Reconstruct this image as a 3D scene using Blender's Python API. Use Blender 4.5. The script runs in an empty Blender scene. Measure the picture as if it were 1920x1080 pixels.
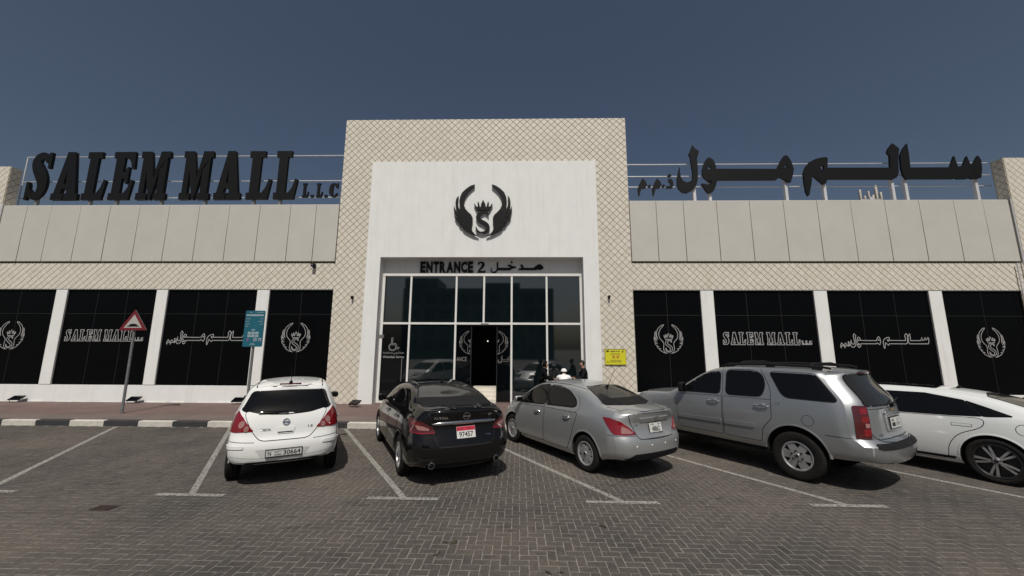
import bpy, bmesh, math, random
from mathutils import Vector, Matrix
from mathutils.bvhtree import BVHTree
from mathutils.geometry import tessellate_polygon
R = math.radians
random.seed(7)
scn = bpy.context.scene
col = scn.collection

# ------------------------------------------------------------------ camera
cd = bpy.data.cameras.new('camera')
cam = bpy.data.objects.new('camera', cd)
col.objects.link(cam)
scn.camera = cam
cd.sensor_width = 36.0
cd.lens = 712.55 / 1920 * 36
cd.clip_start, cd.clip_end = 0.1, 3000
CAMZ = 2.2
_p, _y, _r = .1587, .0210, .0047
cp, sp, cy, sy, cr, sr = math.cos(_p), math.sin(_p), math.cos(_y), math.sin(_y), math.cos(_r), math.sin(_r)
Fw = Vector((-sy*cp, cy*cp, sp)); Rt = Vector((cy, sy, 0)); Up = Vector((sp*sy, -sp*cy, cp))
R2 = cr*Rt + sr*Up; U2 = cr*Up - sr*Rt
cam.matrix_world = Matrix(((R2.x, U2.x, -Fw.x, 0), (R2.y, U2.y, -Fw.y, 0), (R2.z, U2.z, -Fw.z, CAMZ), (0, 0, 0, 1)))

# ------------------------------------------------------------------ sky and sun
SUN_EL = 56.0
w = bpy.data.worlds.new('World'); scn.world = w; w.use_nodes = True
nt = w.node_tree
sky = nt.nodes.new('ShaderNodeTexSky'); sky.sky_type = 'NISHITA'; sky.sun_disc = False
sky.sun_elevation = R(SUN_EL); sky.sun_rotation = R(180)
sky.altitude = 0; sky.air_density = 1.0; sky.dust_density = 3.2; sky.ozone_density = 1.5
bg = nt.nodes['Background']; bg.inputs['Strength'].default_value = 0.055
hs = nt.nodes.new('ShaderNodeHueSaturation'); hs.inputs['Saturation'].default_value = .94
nt.links.new(sky.outputs[0], hs.inputs['Color']); nt.links.new(hs.outputs[0], bg.inputs[0])
sd = bpy.data.lights.new('sun', 'SUN'); sd.energy = 4.3; sd.angle = R(.5); sd.color = (1, .955, .88)
so = bpy.data.objects.new('sun', sd); col.objects.link(so); so.location = (0, -20, 40)
so.rotation_euler = (R(90 - SUN_EL), 0, R(2))
scn.view_settings.view_transform = 'Standard'
try: scn.view_settings.look = 'None'
except Exception: pass
scn.view_settings.exposure = -.28; scn.view_settings.gamma = 1
scn.view_settings.use_curve_mapping = False

# ------------------------------------------------------------------ helpers: objects
ORG = {}
def thing(name, label, cat, loc=(0, 0, 0), rz=0, group=None):
    o = bpy.data.objects.new(name, None); col.objects.link(o)
    o.location = loc; o.rotation_euler = (0, 0, rz); o.empty_display_size = .2
    o['label'] = label; o['category'] = cat
    if group: o['group'] = group
    ORG[o] = Vector(loc); return o
def tag(o, label, cat, group=None):
    o['label'] = label; o['category'] = cat
    if group: o['group'] = group
    return o
def link(name, me, parent=None, loc=None):
    o = bpy.data.objects.new(name, me); col.objects.link(o)
    if parent is not None: o.parent = parent; ORG[o] = ORG.get(parent, Vector())
    else: ORG[o] = Vector(loc or (0, 0, 0))
    if loc is not None: o.location = loc
    return o
def part_empty(name, parent, loc=(0, 0, 0)):
    return link(name, None, parent, loc)
class MB:
    def __init__(s): s.v, s.f, s.m, s.uv = [], [], [], 0
    def add(s, vs, fs, m=0):
        b = len(s.v); s.v += [tuple(q) for q in vs]
        for f in fs: s.f.append([b+i for i in f]); s.m.append(m)
        return s
    def box(s, x0, x1, y0, y1, z0, z1, m=0):
        return s.add([(x0,y0,z0),(x1,y0,z0),(x1,y1,z0),(x0,y1,z0),(x0,y0,z1),(x1,y0,z1),(x1,y1,z1),(x0,y1,z1)],
                     [(3,2,1,0),(4,5,6,7),(0,1,5,4),(1,2,6,5),(2,3,7,6),(3,0,4,7)], m)
    def tube(s, pts, r, n=8, m=0, cap=True):
        pts = [Vector(p) for p in pts]; rs = r if isinstance(r, (list, tuple)) else [r]*len(pts)
        vs, fs = [], []
        for i, p in enumerate(pts):
            d = (pts[min(i+1, len(pts)-1)] - pts[max(i-1, 0)]).normalized()
            a = d.orthogonal().normalized() if abs(d.z) > .9 else d.cross(Vector((0, 0, 1))).normalized()
            b = d.cross(a)
            vs += [p + rs[i]*(math.cos(t)*a + math.sin(t)*b) for t in [2*math.pi*k/n for k in range(n)]]
        for i in range(len(pts)-1):
            for k in range(n): fs.append((i*n+k, i*n+(k+1) % n, (i+1)*n+(k+1) % n, (i+1)*n+k))
        if cap: fs += [tuple(range(n))[::-1], tuple((len(pts)-1)*n+k for k in range(n))]
        return s.add(vs, fs, m)
    def prism(s, polys, y0, y1, m=0, tf=None):
        """polys: outer + holes in (x,z); front at y0 (faces -Y), back at y1"""
        tris = tessellate_polygon([[Vector((x, z, 0)) for x, z in p] for p in polys])
        flat = [q for p in polys for q in p]; n = len(flat)
        vs = [(x, y0, z) for x, z in flat] + [(x, y1, z) for x, z in flat]
        fs = []
        for t in tris:
            a, b, c = [flat[i] for i in t]
            ar = (b[0]-a[0])*(c[1]-a[1]) - (b[1]-a[1])*(c[0]-a[0])
            t = tuple(t) if ar > 0 else tuple(t)[::-1]
            fs += [t, tuple(i+n for i in t[::-1])]
        k = 0
        for pi, p in enumerate(polys):
            L = len(p); ar = sum(p[i-1][0]*p[i][1] - p[i][0]*p[i-1][1] for i in range(L))
            inv = (ar < 0) != (pi > 0)
            for i in range(L):
                a, b = k+i, k+(i+1) % L
                q = (a, a+n, b+n, b)
                fs.append(q[::-1] if not inv else q)
            k += L
        if tf: vs = [tf(Vector(q)) for q in vs]
        return s.add(vs, fs, m)
    def lathe(s, prof, n=32, m=0, axis='y', c=(0, 0, 0)):
        """prof list of (r, a): closed strip, axis y"""
        vs, fs = [], []
        for r, a in prof:
            for k in range(n):
                t = 2*math.pi*k/n
                q = (r*math.cos(t), a, r*math.sin(t)) if axis == 'y' else (r*math.cos(t), r*math.sin(t), a)
                vs.append((q[0]+c[0], q[1]+c[1], q[2]+c[2]))
        for i in range(len(prof)-1):
            for k in range(n): fs.append((i*n+k, (i+1)*n+k, (i+1)*n+(k+1) % n, i*n+(k+1) % n))
        return s.add(vs, fs, m)
    def mesh(s, name, mats, smooth=None, org=Vector()):
        me = bpy.data.meshes.new(name)
        me.from_pydata([(x-org[0], y-org[1], z-org[2]) for x, y, z in s.v], [], s.f)
        for m in (mats if isinstance(mats, (list, tuple)) else [mats]): me.materials.append(m)
        me.polygons.foreach_set('material_index', s.m)
        if smooth is not None:
            me.polygons.foreach_set('use_smooth', [True]*len(s.f)); me.update(); me.set_sharp_from_angle(angle=R(smooth))
        me.update(); return me
    def build(s, name, mats, parent=None, smooth=None, local=False):
        org = Vector() if (local or parent is None) else ORG.get(parent, Vector())
        return link(name, s.mesh(name, mats, smooth, org), parent)
def recalc(me):
    bm = bmesh.new(); bm.from_mesh(me); bmesh.ops.recalc_face_normals(bm, faces=bm.faces); bm.to_mesh(me); bm.free()
def bevel(o, wdt=.01, seg=2):
    bm = bmesh.new(); bm.from_mesh(o.data)
    bmesh.ops.remove_doubles(bm, verts=bm.verts, dist=1e-5)
    es = [e for e in bm.edges if len(e.link_faces) == 2 and e.calc_face_angle(0) > R(30)]
    bmesh.ops.bevel(bm, geom=es, offset=wdt, segments=seg, affect='EDGES', profile=.5, clamp_overlap=True)
    for f in bm.faces: f.smooth = True
    bm.to_mesh(o.data); bm.free(); o.data.set_sharp_from_angle(angle=R(40)); return o

# ------------------------------------------------------------------ helpers: materials
def newmat(name):
    m = bpy.data.materials.new(name); m.use_nodes = True
    return m, m.node_tree.nodes, m.node_tree.links, m.node_tree.nodes['Principled BSDF']
def rgba(c): return (c[0], c[1], c[2], 1)
def noise(N, L, vec, scale, detail=4, rough=.6):
    n = N.new('ShaderNodeTexNoise'); n.inputs['Scale'].default_value = scale
    n.inputs['Detail'].default_value = detail; n.inputs['Roughness'].default_value = rough
    if vec is not None: L.new(vec, n.inputs['Vector'])
    return n.outputs['Fac']
def ramp(N, L, fac, p0, p1, c0, c1):
    r = N.new('ShaderNodeValToRGB'); e = r.color_ramp.elements
    e[0].position, e[1].position = p0, p1; e[0].color, e[1].color = rgba(c0), rgba(c1)
    L.new(fac, r.inputs[0]); return r.outputs[0]
def mix(N, L, fac, a, b, mode='MIX'):
    m = N.new('ShaderNodeMix'); m.data_type = 'RGBA'; m.blend_type = mode
    for i, v in ((0, fac), (6, a), (7, b)):
        if hasattr(v, 'is_linked') or hasattr(v, 'links'): L.new(v, m.inputs[i])
        else: m.inputs[i].default_value = v if i == 0 else rgba(v)
    return m.outputs[2]
def bump(N, L, P, h, strength=.3, dist=.01):
    b = N.new('ShaderNodeBump'); b.inputs['Strength'].default_value = strength; b.inputs['Distance'].default_value = dist
    L.new(h, b.inputs['Height']); L.new(b.outputs[0], P.inputs['Normal'])
def pos(N, L, scale=None):
    g = N.new('ShaderNodeNewGeometry').outputs['Position']
    if scale is None: return g
    mp = N.new('ShaderNodeMapping'); mp.inputs['Scale'].default_value = scale; L.new(g, mp.inputs[0]); return mp.outputs[0]
def pm(name, c, rough=.5, metal=0, var=.12, scale=6, bmp=0, bscale=60, coat=0, spec=.5, stretch=None, ior=None, obj=False):
    m, N, L, P = newmat(name)
    P.inputs['Roughness'].default_value = rough; P.inputs['Metallic'].default_value = metal
    P.inputs['Coat Weight'].default_value = coat; P.inputs['Coat Roughness'].default_value = .06
    P.inputs['Specular IOR Level'].default_value = spec
    if ior: P.inputs['IOR'].default_value = ior
    v = N.new('ShaderNodeTexCoord').outputs['Object'] if obj else pos(N, L, stretch)
    f = noise(N, L, v, scale)
    L.new(ramp(N, L, f, .3, .7, [q*(1-var) for q in c], [min(1, q*(1+var)) for q in c]), P.inputs['Base Color'])
    if bmp: bump(N, L, P, noise(N, L, v, bscale, 6), bmp)
    return m
M = {}
M['white_wall'] = None
def plaster():
    m, N, L, P = newmat('white_plaster')
    P.inputs['Roughness'].default_value = .75
    a = ramp(N, L, noise(N, L, pos(N, L, (1.3, 1.3, .9)), 1.6, 5), .3, .7, (.71, .72, .705), (.765, .77, .755))
    st = ramp(N, L, noise(N, L, pos(N, L, (2.2, 2.2, .12)), 3, 5), .53, .72, (0, 0, 0), (.5, .5, .5))
    a = mix(N, L, st, a, (.63, .625, .60))
    sp_ = ramp(N, L, noise(N, L, pos(N, L), 7, 6, .7), .62, .72, (0, 0, 0), (.25, .25, .25))
    a = mix(N, L, sp_, a, (.62, .61, .58))
    # dust splashed up from the pavement
    L.new(a, P.inputs['Base Color'])
    bump(N, L, P, noise(N, L, pos(N, L), 90, 5), .12, .01); return m
M['white_wall'] = plaster()
M['panel'] = pm('beige_cladding', (.50, .484, .445), .45, 0, .035, 1.2)
M['panel_gap'] = pm('dark_gap', (.07, .065, .055), .8)
M['grout'] = pm('brown_grout', (.36, .295, .20), .9, 0, .3, 9)
def tilemat():
    m, N, L, P = newmat('cream_tile')
    P.inputs['Roughness'].default_value = .6
    g = N.new('ShaderNodeNewGeometry'); oi = N.new('ShaderNodeObjectInfo')
    ad = N.new('ShaderNodeMath'); ad.operation = 'ADD'; L.new(g.outputs['Random Per Island'], ad.inputs[0]); L.new(oi.outputs['Random'], ad.inputs[1])
    fr = N.new('ShaderNodeMath'); fr.operation = 'FRACT'; L.new(ad.outputs[0], fr.inputs[0])
    a = ramp(N, L, fr.outputs[0], 0, 1, (.665, .62, .53), (.715, .675, .59))
    b = ramp(N, L, noise(N, L, pos(N, L), 14, 6, .7), .35, .75, (.86, .86, .86), (1, 1, 1))
    a = mix(N, L, 1.0, a, b, 'MULTIPLY')
    st = ramp(N, L, noise(N, L, pos(N, L, (2, 2, .15)), 2.5, 5), .56, .75, (0, 0, 0), (.3, .3, .3))
    a = mix(N, L, st, a, (.47, .42, .33))
    L.new(a, P.inputs['Base Color']); bump(N, L, P, noise(N, L, pos(N, L), 60, 5), .15, .01); return m
M['tile'] = tilemat()
def pavermat():
    m, N, L, P = newmat('concrete_paver')
    P.inputs['Roughness'].default_value = .88
    g = N.new('ShaderNodeNewGeometry'); oi = N.new('ShaderNodeObjectInfo')
    ad = N.new('ShaderNodeMath'); ad.operation = 'ADD'; L.new(g.outputs['Random Per Island'], ad.inputs[0]); L.new(oi.outputs['Random'], ad.inputs[1])
    fr = N.new('ShaderNodeMath'); fr.operation = 'FRACT'; L.new(ad.outputs[0], fr.inputs[0])
    r = N.new('ShaderNodeValToRGB'); L.new(fr.outputs[0], r.inputs[0])
    e = r.color_ramp.elements; e[0].color = (.086, .079, .072, 1); e[1].color = (.118, .108, .098, 1)
    for p_, c in ((.2, (.112, .101, .091)), (.45, (.096, .090, .083)), (.62, (.112, .100, .090)), (.8, (.100, .088, .081))):
        q = e.new(p_); q.color = rgba(c)
    a = r.outputs[0]
    b = ramp(N, L, noise(N, L, pos(N, L), 28, 8, .75), .3, .72, (.50, .50, .50), (1.38, 1.36, 1.33))
    a = mix(N, L, 1.0, a, b, 'MULTIPLY')
    big = ramp(N, L, noise(N, L, pos(N, L), .38, 5, .62), .36, .66, (.55, .55, .56), (1.10, 1.04, .97))
    a = mix(N, L, 1.0, a, big, 'MULTIPLY')
    blot = ramp(N, L, noise(N, L, pos(N, L, (1, 1.6, 1)), 1.9, 7, .72), .55, .68, (0, 0, 0), (.72, .72, .72))
    a = mix(N, L, blot, a, (.030, .027, .025))
    spk = ramp(N, L, noise(N, L, pos(N, L), 21, 3, .5), .645, .71, (0, 0, 0), (.8, .8, .8))
    spz = ramp(N, L, noise(N, L, pos(N, L), .7, 3, .5), .48, .66, (0, 0, 0), (1, 1, 1))
    a = mix(N, L, mix(N, L, 1.0, spk, spz, 'MULTIPLY'), a, (.02, .019, .018))
    L.new(a, P.inputs['Base Color']); bump(N, L, P, noise(N, L, pos(N, L), 110, 6, .75), .5, .008); return m
M['paver'] = pavermat()
M['sand'] = pm('joint_sand', (.195, .180, .156), .95, 0, .45, 11)
def brickmat(name, c1, c2, cm, s=.2, rough=.85):
    m, N, L, P = newmat(name)
    P.inputs['Roughness'].default_value = rough
    b = N.new('ShaderNodeTexBrick'); L.new(pos(N, L), b.inputs['Vector'])
    b.inputs['Scale'].default_value = 1; b.inputs['Brick Width'].default_value = s; b.inputs['Row Height'].default_value = s/2
    b.inputs['Mortar Size'].default_value = .004; b.inputs['Color1'].default_value = rgba(c1); b.inputs['Color2'].default_value = rgba(c2); b.inputs['Mortar'].default_value = rgba(cm)
    f = ramp(N, L, noise(N, L, pos(N, L), 1.1, 6, .65), .3, .72, (.78, .8, .82), (1.15, 1.12, 1.1))
    a = mix(N, L, 1.0, b.outputs[0], f, 'MULTIPLY')
    d = ramp(N, L, noise(N, L, pos(N, L), 11, 6, .7), .3, .75, (.8, .8, .8), (1.12, 1.12, 1.12))
    L.new(mix(N, L, 1.0, a, d, 'MULTIPLY'), P.inputs['Base Color'])
    bump(N, L, P, b.outputs['Fac'], -.4, .004); return m
M['red_paver'] = brickmat('red_paving', (.168, .108, .096), (.150, .100, .091), (.15, .125, .11))
M['far_paving'] = brickmat('far_paving', (.105, .095, .086), (.092, .085, .078), (.13, .12, .11))
M['tan_paver'] = brickmat('tan_paving', (.165, .128, .115), (.155, .122, .110), (.15, .125, .112))
def paintmat(name, c, wear, sc=26, under=None, chip=(.12, .11, .10)):
    """old paint: flakes off where the noise is high"""
    m, N, L, P = newmat(name); P.inputs['Roughness'].default_value = .8
    f = noise(N, L, pos(N, L), sc, 8, .72)
    a = ramp(N, L, noise(N, L, pos(N, L), 3.1, 5), .3, .7, [q*.82 for q in c], [min(1, q*1.08) for q in c])
    dr = ramp(N, L, noise(N, L, pos(N, L), 8, 6, .7), .5, .75, (0, 0, 0), (.5, .5, .5))
    a = mix(N, L, dr, a, [q*.55 for q in c])
    if under is None:
        L.new(a, P.inputs['Base Color'])
        k = ramp(N, L, f, wear, wear+.05, (1, 1, 1), (0, 0, 0)); L.new(k, P.inputs['Alpha'])
    else:
        k = ramp(N, L, f, wear, wear+.04, (0, 0, 0), (1, 1, 1)); L.new(mix(N, L, k, a, under), P.inputs['Base Color'])
    bump(N, L, P, f, .25, .006); return m
M['line'] = paintmat('worn_white_line_paint', (.30, .29, .265), .53)
M['kerb_white'] = paintmat('worn_white_kerb_paint', (.56, .53, .48), .61, 17, (.24, .21, .185))
M['kerb_black'] = paintmat('worn_black_kerb_paint', (.032, .032, .035), .66, 17, (.13, .12, .11))
M['black_sign'] = pm('black_sign_metal', (.0055, .0056, .006), .5, 0, .12, 3, spec=.22)
M['rail'] = pm('galvanised_rail', (.60, .60, .62), .45, .25, .06, 8)
M['film'] = None
def glassmat(name, c, rough, spec, dust=0, dc=(.3, .27, .22), ior=1.5):
    m, N, L, P = newmat(name); P.inputs['Roughness'].default_value = rough
    P.inputs['Specular IOR Level'].default_value = spec; P.inputs['IOR'].default_value = ior
    if dust:
        f = ramp(N, L, noise(N, L, pos(N, L), 2.1, 6, .65), .25, .8, [dust*.45]*3, [dust]*3)
        L.new(mix(N, L, f, c, dc), P.inputs['Base Color'])
        rr = ramp(N, L, noise(N, L, pos(N, L), 2.1, 6, .65), .25, .8, [rough]*3, [min(1, rough+dust*1.5)]*3); L.new(rr, P.inputs['Roughness'])
    else: L.new(ramp(N, L, noise(N, L, pos(N, L), .8), .3, .7, [q*.85 for q in c], [q*1.15 for q in c]), P.inputs['Base Color'])
    return m
M['film'] = glassmat('black_window_film', (.0022, .0026, .0032), .22, .06, .004, (.2, .2, .2))
M['teal_glass'] = glassmat('tinted_entrance_glass', (.004, .008, .009), .03, .5, 0, ior=2.15)
M['dark_glass'] = glassmat('dark_door_glass', (.002, .003, .004), .04, .5, 0, ior=1.45)
M['mullion_dark'] = pm('dark_mullion', (.012, .013, .014), .5)
M['frame_white'] = pm('white_aluminium_frame', (.72, .715, .69), .45, 0, .05, 5)
M['decal'] = pm('white_vinyl', (.33, .33, .33), .6, 0, .08, 8)
M['steel'] = pm('grey_painted_steel', (.17, .175, .18), .5, .2, .15, 9)
M['black_plastic'] = pm('black_plastic', (.011, .011, .012), .6, 0, .15, 12, spec=.15)
M['rubber'] = pm('tyre_rubber', (.013, .0125, .012), .9, 0, .25, 12, .2, 80, spec=.2)
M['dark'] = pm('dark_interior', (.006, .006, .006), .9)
M['marble'] = pm('pale_marble', (.68, .64, .56), .4, 0, .1, 5)
M['chrome'] = pm('chrome', (.62, .63, .64), .12, 1, .05, 8)
AR=[[[(7.24,10.68),(7.31,10.55),(7.49,10.4),(7.43,10.21),(7.38,10.08),(7.38,9.61),(7.36,9.22),(7.3,8.98),(7.22,8.81),(7.07,8.66),(6.84,8.55),(6.68,8.59),(6.56,8.71),(6.49,8.91),(6.5,9.18),(6.56,9.42),(6.65,9.71),(6.64,9.47),(6.66,9.27),(6.74,9.1),(6.89,9.02),(7.03,9.07),(7.13,9.17),(7.16,9.42),(7.13,9.81),(7.1,10.18),(7.05,10.26),(7.13,10.43)]],[[(7.89,10.13),(8.04,10.03),(8.13,9.78),(8.14,9.62),(10.64,9.6),(10.67,9.69),(10.82,9.96),(10.98,10.18),(11.05,10.21),(11.13,10.16),(11.24,9.93),(11.31,9.59),(11.25,9.35),(11.12,9.01),(11.05,9.0),(10.91,9.11),(10.69,9.24),(10.65,9.2),(10.54,9.11),(8.13,9.11),(8.1,8.97),(8.03,8.78),(7.93,8.61),(7.79,8.54),(7.68,8.59),(7.56,8.81),(7.49,8.97),(7.59,8.97),(7.7,8.92),(7.87,8.96),(7.9,9.07),(7.74,9.1),(7.61,9.22),(7.56,9.37),(7.56,9.56),(7.66,9.86),(7.79,10.08)],[(7.86,9.76),(7.93,9.66),(7.89,9.58),(7.78,9.61)],[(10.98,9.8),(11.1,9.67),(11.07,9.62),(10.92,9.69)]],[[(5.08,9.22),(5.21,9.07),(5.26,8.91),(5.17,8.77),(5.01,8.75),(4.96,8.6),(4.91,8.43),(4.88,8.45),(4.86,8.75),(4.96,8.99)]],[[(5.36,8.95),(5.43,8.86),(5.35,8.78),(5.27,8.86)]],[[(5.68,9.21),(5.8,9.07),(5.85,8.91),(5.76,8.77),(5.6,8.75),(5.55,8.6),(5.5,8.43),(5.47,8.45),(5.45,8.74),(5.55,8.99)]],[[(5.93,8.95),(6.01,8.87),(5.92,8.78),(5.84,8.87)]],[[(6.15,9.18),(6.25,9.2),(6.33,9.08),(6.33,8.88),(6.26,8.76),(6.05,8.76),(6.04,8.86),(6.2,8.88),(6.22,8.96),(6.14,9.06)]],[[(6.2,9.42),(6.29,9.32),(6.19,9.23),(6.11,9.32)]],[[(15.47,10.71),(15.71,10.46),(15.6,10.07),(15.52,9.37),(15.4,9.18),(15.25,9.12),(12.62,9.13),(12.53,8.95),(12.42,8.92),(12.23,9.11),(12.03,9.32),(11.96,8.99),(11.81,8.45),(11.75,8.41),(11.69,8.61),(11.67,9.02),(11.68,9.39),(11.79,9.67),(11.99,9.9),(12.26,10.04),(12.53,10.1),(12.7,10.11),(12.74,10.04),(12.68,9.64),(15.22,9.63),(15.28,10.16),(15.19,10.3),(15.28,10.49)],[(12.37,9.71),(12.54,9.71),(12.52,9.53),(12.43,9.56)]],[[(16.06,10.7),(16.06,10.25),(16.03,9.63),(17.63,9.63),(17.87,10.13),(17.94,9.66),(18.15,9.7),(18.38,10.12),(18.46,9.73),(18.62,9.84),(18.83,10.14),(18.92,9.95),(18.89,9.58),(18.78,9.17),(18.62,9.13),(18.38,9.13),(18.3,9.2),(18.24,9.13),(17.84,9.12),(17.76,9.17),(17.7,9.13),(15.8,9.13),(15.7,9.28),(15.66,9.6),(15.7,10.16),(15.88,10.49)]]]
MD=[[[(-0.879,5.667),(-0.936,5.598),(-0.923,5.375),(-0.965,5.273),(-1.065,5.239),(-1.14,5.29),(-1.135,5.437),(-1.174,5.341),(-1.166,5.246),(-1.081,5.178),(-0.965,5.205),(-0.882,5.307),(-0.397,5.307),(-0.314,5.369),(-0.137,5.417),(-0.147,5.451),(-0.298,5.478),(-0.398,5.54),(-0.482,5.519),(-0.492,5.478),(-0.364,5.437),(-0.431,5.403),(-0.866,5.403)]],[[(-0.332,5.68),(-0.282,5.629),(-0.332,5.577),(-0.382,5.629)]],[[(0.07,5.553),(0.01,5.485),(0.087,5.417),(-0.056,5.362),(-0.07,5.314),(0.621,5.308),(0.688,5.335),(0.821,5.315),(0.945,5.376),(0.932,5.451),(0.839,5.54),(0.739,5.554),(0.622,5.471),(0.555,5.403),(0.154,5.403),(0.137,5.478)]]]
LW=[(-1.82,8.71),(-1.98,8.66),(-2.16,8.53),(-2.31,8.38),(-2.39,8.2),(-2.42,8.01),(-2.41,7.85),(-2.34,7.62),(-2.41,7.68),(-2.46,7.8),(-2.48,7.99),(-2.46,8.23),(-2.54,8.12),(-2.57,7.95),(-2.56,7.77),(-2.51,7.65),(-2.39,7.48),(-2.52,7.57),(-2.59,7.69),(-2.62,7.8),(-2.63,7.67),(-2.61,7.52),(-2.54,7.42),(-2.36,7.3),(-2.49,7.32),(-2.59,7.37),(-2.54,7.24),(-2.46,7.15),(-2.29,7.09),(-2.42,7.07),(-2.35,6.97),(-2.21,6.92),(-2.12,6.92),(-2.26,6.88),(-2.17,6.79),(-2.03,6.71),(-1.85,6.62),(-1.62,6.56),(-1.66,6.58),(-1.78,6.65),(-1.87,6.76),(-1.91,6.89),(-1.9,7.05),(-1.87,7.21),(-1.88,7.34),(-1.94,7.45),(-2.06,7.56),(-2.17,7.69),(-2.23,7.85),(-2.24,8.01),(-2.19,8.2),(-2.07,8.4),(-1.94,8.54),(-1.82,8.64)]
CR=[(-1.71,7.62),(-1.75,7.7),(-1.83,7.86),(-1.82,7.9),(-1.79,7.89),(-1.78,7.84),(-1.71,7.77),(-1.68,7.77),(-1.69,7.94),(-1.67,7.98),(-1.64,7.95),(-1.59,7.76),(-1.56,7.77),(-1.55,7.88),(-1.5,8.0),(-1.47,8.07),(-1.44,8.0),(-1.38,7.88),(-1.36,7.77),(-1.33,7.77),(-1.29,7.95),(-1.26,7.98),(-1.24,7.94),(-1.25,7.77),(-1.21,7.77),(-1.15,7.83),(-1.14,7.89),(-1.11,7.9),(-1.09,7.86),(-1.17,7.7),(-1.21,7.62)]
# ================================================================== SETTING: ground
def struct(name, mb, m, parent=None, **k):
    o = mb.build(name, m, parent, **k)
    if parent is None: o['kind'] = 'structure'
    return o
YK = 10.95      # road-side face of the kerb
YF = 14.52      # face of the tiled facade
ZP = .15        # pavement level
KH = .15
g = MB(); g.add([(-900, -900, -.022), (900, -900, -.022), (900, 900, -.022), (-900, 900, -.022)], [(0, 1, 2, 3)])
struct('ground', g, M['far_paving'])
PX0, PX1, PY0, PY1 = -17.0, 17.0, 1.6, YK
g = MB(); g.add([(PX0, PY0, -.0035), (PX1, PY0, -.0035), (PX1, PY1, -.0035), (PX0, PY1, -.0035)], [(0, 1, 2, 3)])
pavement = struct('parking_pavement', g, M['sand'])
# herringbone pavers, each a real block
bricks = []
U = .1003
i0, i1, j0, j1 = int(PX0/U), int(PX1/U), int(PY0/U), int(PY1/U)
for j in range(j0, j1):
    for i in range(i0, i1):
        r = (i - j) % 4
        if r == 0: a = (i*U, j*U, 2*U, U)
        elif r == 3: a = (i*U, j*U, U, 2*U)
        else: continue
        if abs(a[0]+.1) > 1.62*(a[1]+.2)+1.6: continue
        if a[1]+a[3] > PY1-.005: continue
        bricks.append(a)
def seen(a):
    d = Vector((a[0]+a[2]/2, a[1]+a[3]/2, 0)) - Vector((0, 0, CAMZ)); z = d.dot(Fw)
    x, y = d.dot(R2)/z*712.55, -d.dot(U2)/z*712.55
    return abs(x) < 945 and y < 535, z
order = sorted([b for b in bricks if seen(b)[0]], key=lambda b: seen(b)[1])
near = set(order[:300])
G_ = .0085
def block(mb, x0, x1, y0, y1, zt, zb=-.012, c=.004, tx=0, ty=0):
    zs = [zt-c+tx*sx+ty*sy_ for sx, sy_ in ((-1, -1), (1, -1), (1, 1), (-1, 1))]
    vs = [(x0, y0, zb), (x1, y0, zb), (x1, y1, zb), (x0, y1, zb),
          (x0, y0, zs[0]), (x1, y0, zs[1]), (x1, y1, zs[2]), (x0, y1, zs[3]),
          (x0+c, y0+c, zs[0]+c), (x1-c, y0+c, zs[1]+c), (x1-c, y1-c, zs[2]+c), (x0+c, y1-c, zs[3]+c)]
    mb.add(vs, [(0, 1, 5, 4), (1, 2, 6, 5), (2, 3, 7, 6), (3, 0, 4, 7), (4, 5, 9, 8), (5, 6, 10, 9), (6, 7, 11, 10), (7, 4, 8, 11), (8, 9, 10, 11)])
pmesh = {}
for k in (0, 1):
    for v in range(3):
        mb = MB(); wx, wy = (2*U-G_, U-G_) if k == 0 else (U-G_, 2*U-G_)
        block(mb, -wx/2, wx/2, -wy/2, wy/2, 0, tx=random.uniform(-.0012, .0012), ty=random.uniform(-.0012, .0012))
        pmesh[k, v] = mb.mesh('paver', M['paver'])
rest = MB()
for b in bricks:
    z = random.uniform(-.0012, .0008)
    cx, cy_ = b[0]+b[2]/2, b[1]+b[3]/2
    if b in near:
        o = link('paver', pmesh[0 if b[2] > b[3] else 1, random.randrange(3)], pavement); o.location = (cx, cy_, z)
    else:
        block(rest, b[0]+G_/2, b[0]+b[2]-G_/2, b[1]+G_/2, b[1]+b[3]-G_/2, z, tx=random.uniform(-.0012, .0012), ty=random.uniform(-.0012, .0012))
o = rest.build('pavers', M['paver'], pavement); o['kind'] = 'stuff'
# inspection cover
mh = MB()
mh.box(-5.88, -5.60, 5.47, 5.63, .0015, .007)
for k in range(4): mh.box(-5.865+k*.068, -5.865+k*.068+.045, 5.485, 5.615, .0065, .011)
mh.build('drain_cover', pm('rusty_iron', (.045, .03, .025), .8, .3, .3, 30), pavement)

# bay markings (T ends parallel to the kerb, bays at 32 degrees)
def strip(name, p, q, wd, z, sub=1):
    p, q = Vector(p), Vector(q); d = (q-p).normalized(); n = Vector((-d.y, d.x))*wd/2
    mb = MB(); mb.add([(*(p-n), z), (*(q-n), z), (*(q+n), z), (*(p+n), z)], [(0, 1, 2, 3)])
    return struct(name, mb, M['line'])
def tline(xT, yT, slope=-.634, x0=None):
    yk = YK-.12
    strip('parking_line', (xT, yT+.03), (xT+slope*(yk-yT), yk), .095, .0028)
for xT, yT in ((-8.25, 6.10), (-4.97, 6.055), (-1.73, 6.02), (1.50, 5.985), (4.71, 5.965), (7.93, 5.95), (11.15, 5.93)):
    tline(xT, yT)
    strip('parking_line', (xT-.53, yT), (xT+.53, yT-.01), .10, .0062)

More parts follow.
